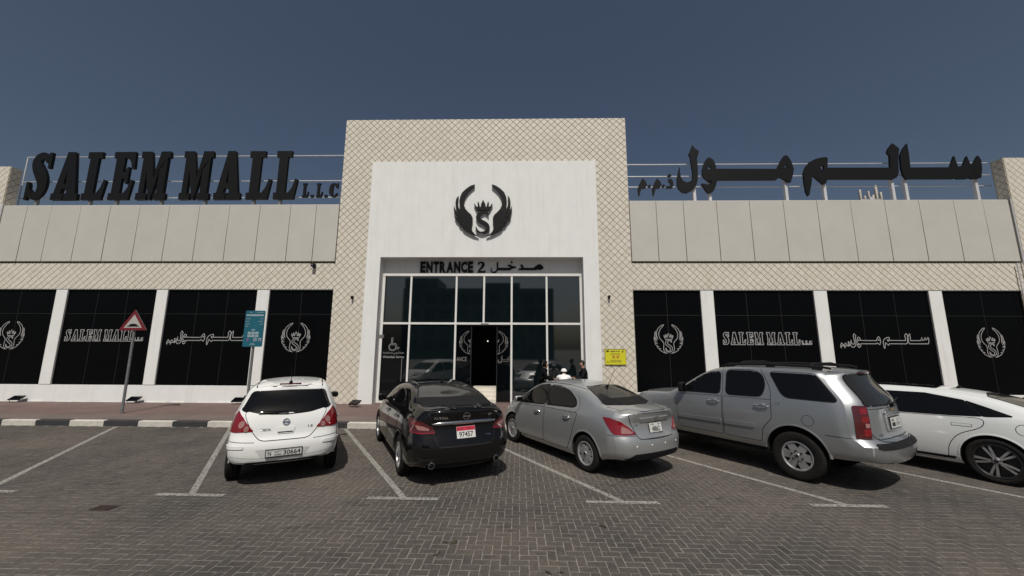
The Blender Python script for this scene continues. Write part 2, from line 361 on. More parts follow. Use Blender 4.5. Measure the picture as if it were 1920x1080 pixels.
# kerb stones, painted black and white
kerb = MB(); kerb.box(-30, 30, YK+.03, YK+.14, -.05, KH-.03); kerb = struct('kerb', kerb, M['sand'])
def stone(m):
    mb = MB(); mb.box(-.49, .49, 0, .155, -.05, KH); me = mb.mesh('kerb_stone', m)
    bm = bmesh.new(); bm.from_mesh(me); es = [e for e in bm.edges if e.verts[0].co.z > 0 and e.verts[1].co.z > 0]
    bmesh.ops.bevel(bm, geom=es, offset=.022, segments=2, affect='EDGES', profile=.5)
    bm.to_mesh(me); bm.free(); return me
km = [stone(M['kerb_white']), stone(M['kerb_black'])]
for k in range(-10, 38):
    x = -14.70 + .99*k + .495
    s = link('kerb_stone', km[k % 2], kerb); s.location = (x, YK+random.uniform(-.006, .006), random.uniform(-.006, .004))
    s.rotation_euler = (random.uniform(-.01, .01), 0, random.uniform(-.006, .006))
g = MB(); g.box(-60, 60, YK+.157, 40, -.04, ZP); struct('sidewalk', g, M['red_paver'])
g = MB(); g.add([(-60, YK+.16, ZP+.004), (60, YK+.16, ZP+.004), (60, YK+.95, ZP+.004), (-60, YK+.95, ZP+.004)], [(0, 1, 2, 3)])
struct('sidewalk_border', g, M['tan_paver'])

# ================================================================== BUILDING
B = thing('shopping_mall', 'low cream tiled shopping mall with tall white entrance portal and black shop windows', 'building', (-1.5, YF, ZP))
TX0, TX1, TZ = -7.285, 4.34, 11.66       # tiled tower
WX0, WX1 = -21.34, 19.2                  # wings end at the end towers
ZBR = .63
ZB, ZT, ZPB, ZPT = .775, 4.434, 5.53, 8.02
PXa, PXb, PZ = -6.05, 3.06, 9.76         # white portal
OX0, OX1, OZ = -5.49, 2.46, 5.745        # opening in it
YG = YF + .40                            # entrance glazing
cols = [(-21.9, -21.3), (-18.335, -17.88), (-14.285, -13.835), (-10.27, -9.785), (6.895, 7.378), (11.15, 11.64), (15.42, 15.905)]
wins = [(-21.3, -18.335), (-17.88, -14.285), (-13.835, -10.27), (-9.785, TX0), (TX1, 6.895), (7.378, 11.15), (11.64, 15.42), (15.905, 18.86)]
YB = YF + .012                           # backing behind the tiles
mb = MB()
mb.box(TX0, PXa, YB, YF+.5, 0, TZ); mb.box(PXb, TX1, YB, YF+.5, 0, TZ); mb.box(PXa, PXb, YB, YF+.5, PZ, TZ)
mb.box(TX0, TX1, YF+.5, 26, OZ+.3, TZ)
mb.box(WX0, TX0, YB, YF+.5, ZT, ZPB); mb.box(TX1, WX1, YB, YF+.5, ZT, ZPB)
mb.box(18.86, WX1, YB, YF+.5, 0, ZT)
mb.box(WX0-2.6, WX0, YF-.01, 14.89, 0, 9.66); mb.box(WX1, WX1+2.6, YF-.01, 14.92, 0, 9.80)
mb.build('wall', M['grout'], B)
mb = MB(); mb.box(WX0, TX0-.01, YF+.55, 34, ZT, ZPT-.06); mb.box(TX1+.01, WX1, YF+.55, 34, ZT, ZPT-.06); mb.build('roof', M['panel'], B)

# lattice of diamond tiles, each with its own edges
TD = .2845; TG = .018
def clip(poly, x0, x1, z0, z1):
    for ax, lim, sgn in ((0, x0, 1), (0, x1, -1), (1, z0, 1), (1, z1, -1)):
        out = []
        for i in range(len(poly)):
            a, b = poly[i-1], poly[i]; da, db = sgn*(a[ax]-lim), sgn*(b[ax]-lim)
            if (da >= 0) != (db >= 0):
                t = da/(da-db); out.append((a[0]+t*(b[0]-a[0]), a[1]+t*(b[1]-a[1])))
            if db >= 0: out.append(b)
        poly = out
        if len(poly) < 3: return None
    return poly
regions = [(TX0, PXa+.1, ZP, TZ, 'y'), (PXb-.1, TX1, ZP, TZ, 'y'), (PXa+.1, PXb-.1, PZ-.05, TZ, 'y'), (WX0, TX0, ZT+.03, ZPB-.03, 'y'), (TX1, WX1, ZT+.03, ZPB-.03, 'y'),
           (18.86, WX1, ZP, ZT+.03, 'y')]
tiles = []
h_ = TD/2 - TG*.72
inside = lambda x, z: any(r[0]+.003 <= x <= r[1]-.003 and r[2] <= z <= r[3] for r in regions)
join = lambda x, z: inside(x, z) or (inside(x-.008, z) and inside(x+.008, z))
seen_t = set()
for x0, x1, z0, z1, _ in regions:
    for a in range(int(x0/TD)*2-3, int(x1/TD)*2+4):
        for b in range(int(z0/TD)*2-3, int(z1/TD)*2+4):
            if (a+b) % 2: continue
            cx, cz = a*TD/2, b*TD/2
            dm = [(cx-h_, cz), (cx, cz-h_), (cx+h_, cz), (cx, cz+h_)]
            if (a, b) in seen_t: continue
            if all(join(*q) for q in dm): p = dm; seen_t.add((a, b))
            else: p = clip(dm, x0+.004, x1-.004, z0, z1)
            if p:
                ar = abs(sum(p[i-1][0]*p[i][1]-p[i][0]*p[i-1][1] for i in range(len(p))))/2
                if ar > .0015: tiles.append((p, cx, cz, ar))
def tilemesh(mb, p, cx, cz, yo):
    n = len(p); k = .93; tx, tz = random.uniform(-.012, .012), random.uniform(-.012, .012)
    mx, mz = sum(q[0] for q in p)/n, sum(q[1] for q in p)/n
    f = lambda x, z: YF + yo + tx*(x-mx) + tz*(z-mz)
    vs = [(x, YB+.004, z) for x, z in p] + [(x, f(x, z)+.003, z) for x, z in p] + [(mx+(x-mx)*k, f(x, z), mz+(z-mz)*k) for x, z in p]
    fs = [tuple(range(2*n, 3*n))]
    for i in range(n):
        j = (i+1) % n; fs += [(i, j, n+j, n+i), (n+i, n+j, 2*n+j, 2*n+i)]
    mb.add(vs, fs)
full = [t for t in tiles if t[3] > .9*2*h_*h_]
full.sort(key=lambda t: (t[1]+.0)**2*.35 + (t[2]-CAMZ)**2)
nearT = set(id(t) for t in full[:300])
tms = []
for v in range(5):
    mb = MB(); tilemesh(mb, [(-h_, 0), (0, -h_), (h_, 0), (0, h_)], 0, 0, -.001*v)
    tms.append(mb.mesh('tile', M['tile'], None, Vector((0, YF, 0))))
mb = MB()
for t in tiles:
    if id(t) in nearT:
        o = link('tile', random.choice(tms), B); o.location = Vector((t[1], YF, t[2])) - ORG[B]
    else: tilemesh(mb, t[0], t[1], t[2], random.uniform(-.004, 0))
o = mb.build('tiles', M['tile'], B); o['kind'] = 'stuff'
# end towers: tiles on front and on the side that faces the entrance
mb = MB()
for side, X, x0, x1, z1 in ((1, WX0, WX0-2.6, WX0, 9.66), (-1, WX1, WX1, WX1+2.6, 9.80)):
    for a in range(int(x0/TD)*2-3, int(x1/TD)*2+4):
        for b in range(0, int(z1/TD)*2+4):
            if (a+b) % 2: continue
            p = clip([(a*TD/2-h_, b*TD/2), (a*TD/2, b*TD/2-h_), (a*TD/2+h_, b*TD/2), (a*TD/2, b*TD/2+h_)], x0+.01, x1-.01, ZP, z1-.01)
            if p:
                n = len(p); mb.add([(x, YF-.01, z) for x, z in p]+[(x, YF-.022, z) for x, z in p], [tuple(range(n, 2*n))]+[(i, (i+1) % n, n+(i+1) % n, n+i) for i in range(n)])
    for a in range(int(14.4/TD)*2-1, int(15.3/TD)*2+2):
        for b in range(int(7.5/TD)*2, int(z1/TD)*2+4):
            if (a+b) % 2: continue
            p = clip([(a*TD/2-h_, b*TD/2), (a*TD/2, b*TD/2-h_), (a*TD/2+h_, b*TD/2), (a*TD/2, b*TD/2+h_)], YF+.0, 14.88, 7.6, z1-.01)
            if p:
                n = len(p)
                if side < 0: p = p[::-1]
                mb.add([(X, y, z) for y, z in p]+[(X+.012*side, y, z) for y, z in p], [tuple(range(n, 2*n))]+[(i, (i+1) % n, n+(i+1) % n, n+i) for i in range(n)])
o = mb.build('tiles', M['tile'], B); o['kind'] = 'stuff'

# cladding panels of the parapet
ZPL = 7.91
PJ = [[-21.335, -20.21, -19.19, -17.95, -16.72, -15.487, -14.258, -13.012, -11.767, -10.515, -9.263, -8.21, TX0-.004],
      [TX1+.004, 5.387, 6.461, 7.761, 9.053, 10.368, 11.67, 12.967, 14.284, 15.60, 16.922, 18.034, 19.01]]
for x0, x1, yb in ((PJ[0][0], PJ[0][-1], .02), (PJ[1][0], PJ[1][-1], .02), (19.01, WX1, .03)):
    mb = MB(); mb.box(x0, x1, YF+yb, YF+.54, ZPB, ZPL-.05); mb.build('parapet_backing', M['panel_gap'], B)
for js in PJ:
    for a, b in zip(js, js[1:]):
        mb = MB(); dy = random.uniform(-.003, .003)
        mb.box(a+.009, b-.009, YF-.055+dy, YF+.015, ZPB+.045, ZPL if a < 0 else ZPT)
        o = mb.build('cladding_panel', M['panel'], B); bevel(o, .004, 1)
for js in PJ:
    zt = ZPL if js[0] < 0 else ZPT
    mb = MB(); mb.box(js[0]+.01, js[-1]-.01, YF-.03, YF+.53, zt+.003, zt+.025); mb.build('parapet_cap', M['panel'], B)

# white piers and plinth of the wings
for x0, x1 in cols:
    mb = MB(); mb.box(x0+.03, x1-.03, YF-.02, YF+.4, (ZB if x0 < 0 else ZBR)+.02, ZT-.004); mb.build('pier', M['white_wall'], B)
for x0, x1 in ((-24, TX0-.003), (TX1+.003, 18.86)):
    mb = MB(); mb.box(x0, x1, YF-.016, YF+.4, 0, ZB if x0 < 0 else ZBR)
    for k in range(int((x1-x0)/.9)):
        x = x0 + k*.9 + random.uniform(0, .3); l = random.uniform(.4, .85)
        mb.box(x, min(x+l, x1-.01), YF-.02-random.uniform(.004, .02), YF-.01, ZP-.02, ZP+random.uniform(.008, .035))
    mb.build('plinth', M['white_wall'], B)
# thin grey frame strip over the windows
for x0, x1 in ((WX0, TX0), (TX1, 18.86)):
    mb = MB(); mb.box(x0, x1-.003, YF-.012, YF+.2, ZT, ZT+.03); mb.build('window_head', M['steel'], B)
pass
# ================================================================== LETTER SHAPES (unit height, x in the same unit)
def arc(cx, cz, rx, rz, a0, a1, n=10): return [(cx+rx*math.cos(R(a0+(a1-a0)*k/n)), cz+rz*math.sin(R(a0+(a1-a0)*k/n))) for k in range(n+1)]
def cr(pts, n=6):
    """Catmull-Rom through pts (tuples of any size)"""
    P = [pts[0]] + list(pts) + [pts[-1]]; out = []
    for i in range(1, len(P)-2):
        for k in range(n):
            t = k/n; a, b, c, d = P[i-1:i+3]
            out.append(tuple(.5*(2*b[q]+(c[q]-a[q])*t+(2*a[q]-5*b[q]+4*c[q]-d[q])*t*t+(3*b[q]-a[q]-3*c[q]+d[q])*t**3) for q in range(len(b))))
    return out + [tuple(pts[-1])]
def stroke(pts, n=6):
    """polygon round a centre line of (x, z, width)"""
    c = cr(pts, n); l, r = [], []
    for i, (x, z, wd) in enumerate(c):
        a, b = c[max(i-1, 0)], c[min(i+1, len(c)-1)]; d = Vector((b[0]-a[0], b[1]-a[1])).normalized()
        l.append((x-d.y*wd/2, z+d.x*wd/2)); r.append((x+d.y*wd/2, z-d.x*wd/2))
    return l + r[::-1]
S_c = [(.405, .80, .10), (.36, .89, .13), (.265, .93, .14), (.17, .885, .17), (.135, .775, .20), (.19, .655, .235), (.27, .535, .25), (.335, .41, .235), (.355, .27, .20), (.315, .14, .17), (.22, .075, .14), (.125, .11, .12), (.075, .21, .09)]
LET = {
 'S': [[(.40, .995), (.475, .995), (.475, .66), (.415, .66)], stroke(S_c), [(.06, .005), (.0, .005), (.0, .375), (.055, .375), (.085, .30)]],
 'A': [[(0, 0), (.275, 0), (.275, .13), (.215, .13), (.235, .225), (.335, .225), (.355, .13), (.30, .13), (.30, 0), (.62, 0), (.62, .13), (.565, .13), (.405, 1), (.225, 1), (.055, .13), (0, .13)], [(.255, .335), (.315, .335), (.286, .60)]],
 'L': [[(0, 0), (.455, 0), (.515, .40), (.455, .42), (.40, .24), (.325, .135), (.255, .135), (.255, .87), (.335, .87), (.335, 1), (0, 1), (0, .87), (.06, .87), (.06, .135), (0, .135)]],
 'E': [[(0, 0), (.455, 0), (.51, .40), (.455, .415), (.405, .24), (.33, .135), (.25, .135), (.25, .44), (.30, .44), (.335, .33), (.385, .33), (.385, .68), (.335, .68), (.30, .57), (.25, .57), (.25, .87), (.33, .87), (.40, .78), (.44, .64), (.50, .645), (.475, 1), (0, 1), (0, .87), (.06, .87), (.06, .135), (0, .135)]],
 'M': [[(0, 0), (.235, 0), (.235, .13), (.165, .13), (.165, .62), (.285, 0), (.335, 0), (.455, .62), (.455, .13), (.395, .13), (.395, 0), (.66, 0), (.66, .13), (.61, .13), (.61, .87), (.66, .87), (.66, 1), (.44, 1), (.335, .46), (.225, 1), (0, 1), (0, .87), (.05, .87), (.05, .13), (0, .13)]],
 'C': [stroke([(.40, .68, .10), (.36, .85, .15), (.26, .93, .14), (.14, .86, .18), (.10, .66, .21), (.09, .45, .21), (.13, .18, .18), (.25, .07, .14), (.36, .14, .12), (.43, .30, .08)]), [(.40, 1), (.46, 1), (.46, .62), (.40, .62)]],
 '.': [[(0, 0), (.16, 0), (.16, .18), (0, .18)]],
}
HOLES = {'A': 1}
def letter_polys(ch, x0, x1, z0, z1):
    ps = LET[ch]; mx = max(q[0] for p in ps for q in p); mn = min(q[0] for p in ps for q in p)
    if ch == '.': f = lambda q: (x0+(q[0]/.16)*(x1-x0), z0+q[1]/.18*(z1-z0))
    else: f = lambda q: (x0+(q[0]-mn)/(mx-mn)*(x1-x0), z0+q[1]*(z1-z0))
    ps = [[f(q) for q in p] for p in ps]
    if ch in HOLES: return [ps]          # one outline with holes
    return [[p] for p in ps]             # several solid outlines
ROW = [('S', -21.15, -20.25), ('A', -19.98, -18.83), ('L', -18.66, -17.68), ('E', -17.50, -16.51), ('M', -16.29, -15.02), ('M', -14.42, -13.15), ('A', -12.93, -11.80), ('L', -11.56, -10.52), ('L', -10.39, -9.40)]
ZL0, ZL1 = 8.36, 10.53
LLC = [('L', -9.15, -8.88, 8.43, 9.06), ('.', -8.79, -8.66, 8.43, 8.54), ('L', -8.56, -8.29, 8.43, 9.06), ('.', -8.20, -8.08, 8.43, 8.54), ('C', -8.02, -7.64, 8.43, 9.06)]
LATIN = [(c, a, b, ZL0, ZL1) for c, a, b in ROW] + LLC
YS = 14.95
def sign_letter(groups, parent, y0, y1, m, name='letter'):
    mb = MB()
    for n_, polys in enumerate(groups): mb.prism(polys, y0-.002*n_, y1+.002*n_)
    o = mb.build(name, m, parent); 
    return o
# left roof sign
t = thing('rooftop_sign', 'big black block letters SALEM MALL LLC standing on the left roof edge', 'roof sign', (-14.3, YS, ZPT))
for c, a, b, z0, z1 in LATIN:
    o = sign_letter(letter_polys(c, a, b, z0, z1), t, YS, YS+(.11 if z1-z0 > 1 else .07), M['black_sign'])
    if z1-z0 > 1: bevel(o, .012, 1)
for z in (10.46, 9.30, 8.55):
    MB().tube([(-21.75, YS+.3, z), (TX0-.02, YS+.3, z)], .022, 8).build('rail', M['rail'], t, 40)
MB().tube([(-21.75, YS+.3, 7.9), (-21.75, YS+.3, 10.46)], .022, 8).build('post', M['rail'], t, 40)
for x in (-20.66, -18.316, -17.153, -15.207, -13.325, -11.246, -10.12):
    mb = MB(); mb.box(x-.05, x+.05, YS+.06, YS+.16, 7.9, 8.6); mb.build('post', M['steel'], t)
# right roof sign
t = thing('rooftop_sign', 'big black Arabic lettering standing on pale posts along the right roof edge', 'roof sign', (11.5, YS, ZPT))
for polys in AR:
    big = max(q[0] for q in polys[0]) - min(q[0] for q in polys[0]) > .6
    o = sign_letter([polys], t, YS, YS+(.085 if big else .06), M['black_sign'])
for z in (9.96, 9.42, 8.95):
    MB().tube([(TX1+.02, YS+.3, z), (19.5, YS+.3, z)], .022, 8).build('rail', M['rail'], t, 40)
for x in (7.221, 7.852, 10.979, 12.542, 15.3, 15.832, 18.666):
    mb = MB(); mb.box(x-.055, x+.055, YS+.1, YS+.22, 7.9, 9.2); mb.build('post', M['rail'], t)
# emblem over the door: two wings, crown, S
t = thing('wall_emblem', 'black winged crown emblem with letter S mounted on the white portal', 'emblem', (-1.47, 14.38, 6.55))
MX = -1.473
RW = [(2*MX-x, z) for x, z in LW][::-1]
SB = [stroke([((x-510)/230*.57-1.76, 7.59-(y-548)/342*.91, wd*.00248) for x, y, wd in ((714, 618, 14), (700, 580, 24), (640, 560, 30), (578, 588, 54), (548, 640, 62), (578, 692, 64), (640, 726, 66), (695, 768, 66), (708, 822, 56), (668, 868, 38), (610, 880, 28), (552, 856, 26), (517, 788, 12))])]
for p in (LW, RW): bevel(sign_letter([[p]], t, 14.375, 14.44, M['black_sign'], 'wing'), .008, 1)
sign_letter([[CR]], t, 14.375, 14.44, M['black_sign'], 'crown')
bevel(sign_letter([[p] for p in SB], t, 14.375, 14.44, M['black_sign'], 'letter'), .008, 1)
mb = MB()
for x, z in ((-2.2, 7.4), (-.75, 7.4), (-1.95, 6.85), (-1.0, 6.85), (-1.47, 7.72), (-1.47, 6.8)): mb.tube([(x, 14.44, z), (x, 14.5, z)], .012, 6)
mb.build('stud', M['steel'], t)

# ================================================================== TEXT
def text_mesh(body, m, x0=0, x1=None, z0=0, z1=1, bold=0, sx=None, extr=0):
    """text laid into the box x0..x1, z0..z1 (plane XZ, read from -Y); returns mesh"""
    c = bpy.data.curves.new('t', 'FONT'); c.body = body; c.offset = bold; c.extrude = extr; c.resolution_u = 3
    o = bpy.data.objects.new('t', c); col.objects.link(o)
    me = bpy.data.meshes.new_from_object(o.evaluated_get(bpy.context.evaluated_depsgraph_get()))
    bpy.data.objects.remove(o); bpy.data.curves.remove(c)
    xs = [v.co.x for v in me.vertices]; ys = [v.co.y for v in me.vertices]
    a, b, p, q = min(xs), max(xs), min(ys), max(ys)
    kz = (z1-z0)/(q-p); kx = kz if x1 is None else (x1-x0)/(b-a)
    for v in me.vertices: v.co = Vector((x0+(v.co.x-a)*kx, -v.co.z, z0+(v.co.y-p)*kz))
    me.materials.clear(); me.materials.append(m); me.update(); return me
def wall_text(body, m, parent, x0, x1, z0, z1, y, bold=0, extr=0, name='letter'):
    me = text_mesh(body, m, x0, x1, z0, z1, bold, None, extr)
    o0 = ORG.get(parent, Vector())
    for v in me.vertices: v.co += Vector((0, y, 0)) - o0
    return link(name, me, parent)

# white portal
def wallbox(name, m, *boxes):
    mb = MB()
    for q in boxes: mb.box(*q)
    return mb.build(name, m, B)
wallbox('entrance_portal', M['white_wall'], (PXa, OX0, YF-.035, YG+.1, 0, PZ), (OX1, PXb, YF-.035, YG+.1, 0, PZ), (OX0, OX1, YF-.0355, YG+.1, OZ, PZ-.0005))
wallbox('lintel', M['white_wall'], (OX0+.002, OX1-.002, YG+.005, YG+.3, 5.17, OZ-.002))
# entrance glazing: frame, panes, door
mul = [-5.44, -4.34, -2.522, -1.42, -.324, 1.058, 2.41]
bot = [ZP+.02]*2
gl = part_empty('entrance_glazing', B)
fr = MB(); yf0, yf1 = YG-.035, YG+.06
ZTR = 3.178
fr.box(OX0+.004, OX1-.004, yf0-.012, yf1, 5.065, 5.165)                      # head
fr.box(OX0+.004, OX1-.004, yf0-.004, yf1, ZTR-.045, ZTR+.035)                # transom
for k, x in enumerate(mul):
    wd = .05 if k in (0, 6) else .036
    fr.box(x-wd, x+wd, yf0, yf1-.002, ZTR+.036, 5.064)
    if k != 3: fr.box(x-wd, x+wd, yf0, yf1-.002, ZP, ZTR-.046)
fr.box(mul[0]+.05, mul[2]-.036, yf0+.006, yf1-.004, ZP, ZP+.07); fr.box(mul[4]+.036, mul[6]-.05, yf0+.006, yf1-.004, ZP, ZP+.07)
fr.build('frame', M['frame_white'], gl)
def pane(parent, x0, x1, z0, z1, y, m, name='pane', th=.012):
    mb = MB(); mb.box(x0, x1, y, y+th, z0, z1); return mb.build(name, m, parent)
for k in range(6): pane(gl, mul[k]+.036, mul[k+1]-.036, ZTR+.036, 5.064, YG, M['teal_glass'])
for k in (0, 1, 4, 5): pane(gl, mul[k]+.036, mul[k+1]-.036, ZP+.02, ZTR-.046, YG, M['dark_glass' if k == 0 else 'teal_glass'])
dl = [(-2.486, -1.905, ZP+.05), (-.875, -.36, ZP+.05)]
for x0, x1, z0 in dl: pane(gl, x0, x1, z0, ZTR-.06, YG+.036, M['dark_glass'], 'sliding_door')
mb = MB(); 
for x in (-1.905, -.905): mb.box(x, x+.03, YG+.02, YG+.06, ZP+.05, ZTR-.06)
mb.box(-2.48, -.36, YG+.02, YG+.06, ZTR-.1, ZTR-.048)
mb.build('door_frame', M['mullion_dark'], gl)
mb = MB(); mb.box(-1.52, -1.22, YG-.09, YG-.036, ZTR-.06, ZTR+.0); mb.build('door_sensor', M['steel'], gl)
mb = MB(); mb.tube([(-4.56, YG-.06, .95), (-4.56, YG-.06, 1.8)], .016, 8); mb.tube([(-4.56, YG-.06, 1.05), (-4.56, YG, 1.05)], .01, 6); mb.tube([(-4.56, YG-.06, 1.7), (-4.56, YG, 1.7)], .01, 6)
mb.build('door_handle', M['steel'], gl, 40)
mb = MB(); mb.box(-5.52, -5.32, YG-.05, YG-.006, 2.60, 2.72); mb.build('door_hinge', M['steel'], gl)
# steps up to the door, and the dark lobby behind the glass
for k in range(4): wallbox('step', M['marble'], (-2.35, -.40, YG+.05+.02+.3*k, YG+1.6, ZP-.01, ZP+.125*(k+1)))
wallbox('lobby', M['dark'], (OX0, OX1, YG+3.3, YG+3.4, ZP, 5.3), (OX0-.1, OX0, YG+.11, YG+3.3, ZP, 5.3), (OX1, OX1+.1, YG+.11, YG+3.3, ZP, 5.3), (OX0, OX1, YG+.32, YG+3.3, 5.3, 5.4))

em, N_, L_, P_ = newmat('lit_lamp'); P_.inputs['Emission Color'].default_value = (1, .93, .8, 1); P_.inputs['Emission Strength'].default_value = 1.2
for x, z in ((-1.50, 2.55), (-1.1, 3.3), (-2.0, 3.6)):
    MB().lathe([(.001, 0), (.03, .0), (.035, .02), (.001, .03)], 12, 0, 'y', (x, YG+3.0, z)).build('lobby_lamp', em, B)
# shop windows: film-black panes between dark bars, with white outline graphics
def outline(polys, wd, y, mb):
    """white contour line of constant width round each closed polygon"""
    for p in polys:
        q = []
        for a in p:
            if not q or (Vector(a)-Vector(q[-1])).length > wd*.35: q.append(a)
        n = len(q); I, O = [], []
        for i in range(n):
            a, b, c = Vector(q[i-1]), Vector(q[i]), Vector(q[(i+1) % n])
            d1, d2 = (b-a).normalized(), (c-b).normalized(); n1, n2 = Vector((-d1.y, d1.x)), Vector((-d2.y, d2.x))
            m_ = (n1+n2); m_ = m_.normalized() if m_.length > .2 else n1
            k = min(1.6, 1/max(.3, m_.dot(n1)))*wd/2
            I.append(b+m_*k); O.append(b-m_*k)
        vs = [(v.x, y, v.y) for v in I+O]
        mb.add(vs, [(i, (i+1) % n, n+(i+1) % n, n+i) for i in range(n)])
def remap(polys, b0, b1):
    f = lambda q: (b1[0]+(q[0]-b0[0])/(b0[1]-b0[0])*(b1[1]-b1[0]), b1[2]+(q[1]-b0[2])/(b0[3]-b0[2])*(b1[3]-b1[2]))
    return [[f(q) for q in p] for p in polys]
emb = [LW, RW, CR] + SB
E0 = (min(q[0] for q in LW), max(q[0] for q in RW), 6.56, 8.71)
lat = [p for L_ in LATIN for gq in letter_polys(*L_) for p in gq]; L0 = (-21.15, -7.64, 8.36, 10.53)
# union-looking S: keep only its curved stroke plus serif blocks
ara = [p for polys in AR for p in polys]; A0 = (min(q[0] for p in ara for q in p), max(q[0] for p in ara for q in p), min(q[1] for p in ara for q in p), max(q[1] for p in ara for q in p))
kinds = ['emblem', 'latin', 'arabic', 'emblem', 'emblem', 'latin', 'arabic', 'emblem']
boxes = [(-20.44, -19.36, 2.09, 3.17), (-17.71, -14.60, 2.425, 2.86), (-13.65, -10.42, 2.30, 2.84), (-9.176, -8.065, 2.04, 3.145), (5.065, 6.14, 2.05, 3.13), (7.64, 10.91, 2.395, 2.85), (11.945, 15.2, 2.28, 2.83), (16.94, 17.93, 1.965, 3.05)]
YW = YF + .05
for k, (x0, x1) in enumerate(wins):
    wn = part_empty('shop_window', B)
    n = 3 if kinds[k] in ('latin', 'arabic') else 2
    xs = [x0 + (x1-x0)*i/n for i in range(n+1)]
    zb = ZB if x0 < 0 else ZBR
    fb = MB()
    fb.box(x0-.03, x1+.03, YW+.03, YW+.1, zb, ZT)
    for x in xs[1:-1]: fb.box(x-.008, x+.008, YW-.004, YW+.03, zb, ZT-.002)
    fb.box(x0, x1, YW-.006, YW+.029, 3.481, 3.499)
    fb.box(x0-.028, x0+.02, YW-.02, YW+.028, zb, ZT-.003); fb.box(x1-.02, x1+.028, YW-.02, YW+.028, zb, ZT-.003)
    fb.build('window_frame', M['mullion_dark'], wn)
    for i in range(n):
        for z0, z1 in ((zb+.004, 3.476), (3.504, ZT-.004)):
            pane(wn, xs[i]+.012, xs[i+1]-.012, z0, z1, YW+random.uniform(0, .003), M['film'])
    mb = MB()
    if kinds[k] == 'emblem': outline(remap(emb, E0, boxes[k]), .022, YW-.008, mb)
    elif kinds[k] == 'latin': outline(remap(lat, L0, boxes[k]), .024, YW-.008, mb)
    else: outline(remap(ara, A0, boxes[k]), .026, YW-.008, mb)
    mb.build('window_graphic', M['decal'], wn)
    for ok, a, b in ((k not in (0, 4), x0-.03, x0), (k not in (3, 7), x1, x1+.03)):
        if ok: mb = MB(); mb.box(a, b, YF-.018, YW+.1, zb+.02, ZT-.004); mb.build('window_reveal', M['frame_white'], wn)
# graphics on the doors
DE = M['decal2'] = pm('grey_vinyl', (.20, .19, .18), .6)
mb = MB(); cl = lambda ps, a, b: [q for q in [clip(p, a, b, 0, 9) for p in ps] if q]
full_e = remap(emb, E0, (-2.36, -.455, 1.86, 2.90))
ol = []
for a, b, in ((-2.40, -1.93), (-.86, -.40)):
    shift = .28 if a < -2 else -.28
    w_ = remap(emb, E0, (-2.36, -1.32, 1.98, 2.88) if a < -2 else (-1.50, -.46, 1.98, 2.88))
    ol += cl(w_, a, b)
outline(ol, .014, YG+.03, mb); mb.build('door_graphic', DE, gl)
wall_text('ANCE', DE, gl, -2.46, -2.06, 1.72, 1.88, YG+.03, 0, 0, 'door_graphic')
mb = MB(); outline(cl(remap([p for q in MD for p in q], (-1.2, .95, 5.2, 5.66), (-.86, .3, 1.66, 1.93)), -.86, -.40), .012, YG+.03, mb); mb.build('door_graphic', DE, gl)
# wheelchair symbol and its two lines
D3 = M['decal']
mb = MB()
mb.lathe([(.035, 0), (.035, .001)], 12)
st = lambda pts, wd: outline([stroke([(x, z, wd) for x, z in pts], 5)], .014, YG-.008, mb)
mb = MB()
st([(-4.995, 2.50), (-4.985, 2.36), (-4.86, 2.36), (-4.80, 2.20), (-4.72, 2.23)], .05)
st([(-4.99, 2.45), (-4.99, 2.44)], .03)
outline([arc(-4.99, 2.57, .04, .04, 0, 330, 12)], .014, YG-.008, mb)
outline([stroke([(x, z, .035) for x, z in arc(-4.965, 2.25, .135, .13, 110, 345, 12)], 2)], .012, YG-.008, mb)
mb.build('door_graphic', D3, gl)
wall_text('Wheelchair Service', D3, gl, -5.33, -4.50, 1.825, 1.915, YG-.008, .012, 0, 'door_graphic')
wall_text('\ufe94\ufee3\ufeaa\ufea8\ufedf\ufe8d \ufea4\ufe98\ufee3 \ufef2\ufeb3\ufeae\ufedb \ufe94\ufee3\ufeaa\ufea7', D3, gl, -5.33, -4.50, 1.965, 2.065, YG-.008, .012, 0, 'door_graphic')

# entrance sign
t = thing('entrance_sign', 'black raised lettering ENTRANCE 2 with Arabic in the shaded recess over the doors', 'sign', (-1.5, YG, 5.17))
x = -4.02; ws_ = dict(E=.25, N=.29, T=.26, R=.29, A=.31, C=.28)
tot = sum(ws_[c] for c in 'ENTRANCE'); k_ = (2.16)/tot
for c in 'ENTRANCE':
    wall_text(c, M['black_sign'], t, x+.018, x+ws_[c]*k_-.018, 5.205, 5.66, YG-.03, .045, .03); x += ws_[c]*k_
two = stroke([(.08, .72, .14), (.12, .86, .12), (.25, .93, .13), (.40, .85, .18), (.43, .70, .20), (.36, .52, .17), (.22, .32, .13), (.08, .13, .10)])
for n_, p in enumerate(([(q[0]*.55-1.71, q[1]*.455+5.205) for q in two], [(q[0]*.55-1.71, q[1]*.455+5.205) for q in [(.02, 0), (.56, 0), (.62, .24), (.57, .24), (.52, .15), (.12, .15)]])):
    if n_ == 0: g2 = [[p]]
    else: g2.append([p])
sign_letter(g2, t, YG-.03, YG+.002, M['black_sign'])
for polys in MD: sign_letter([polys], t, YG-.03, YG+.002, M['black_sign'])

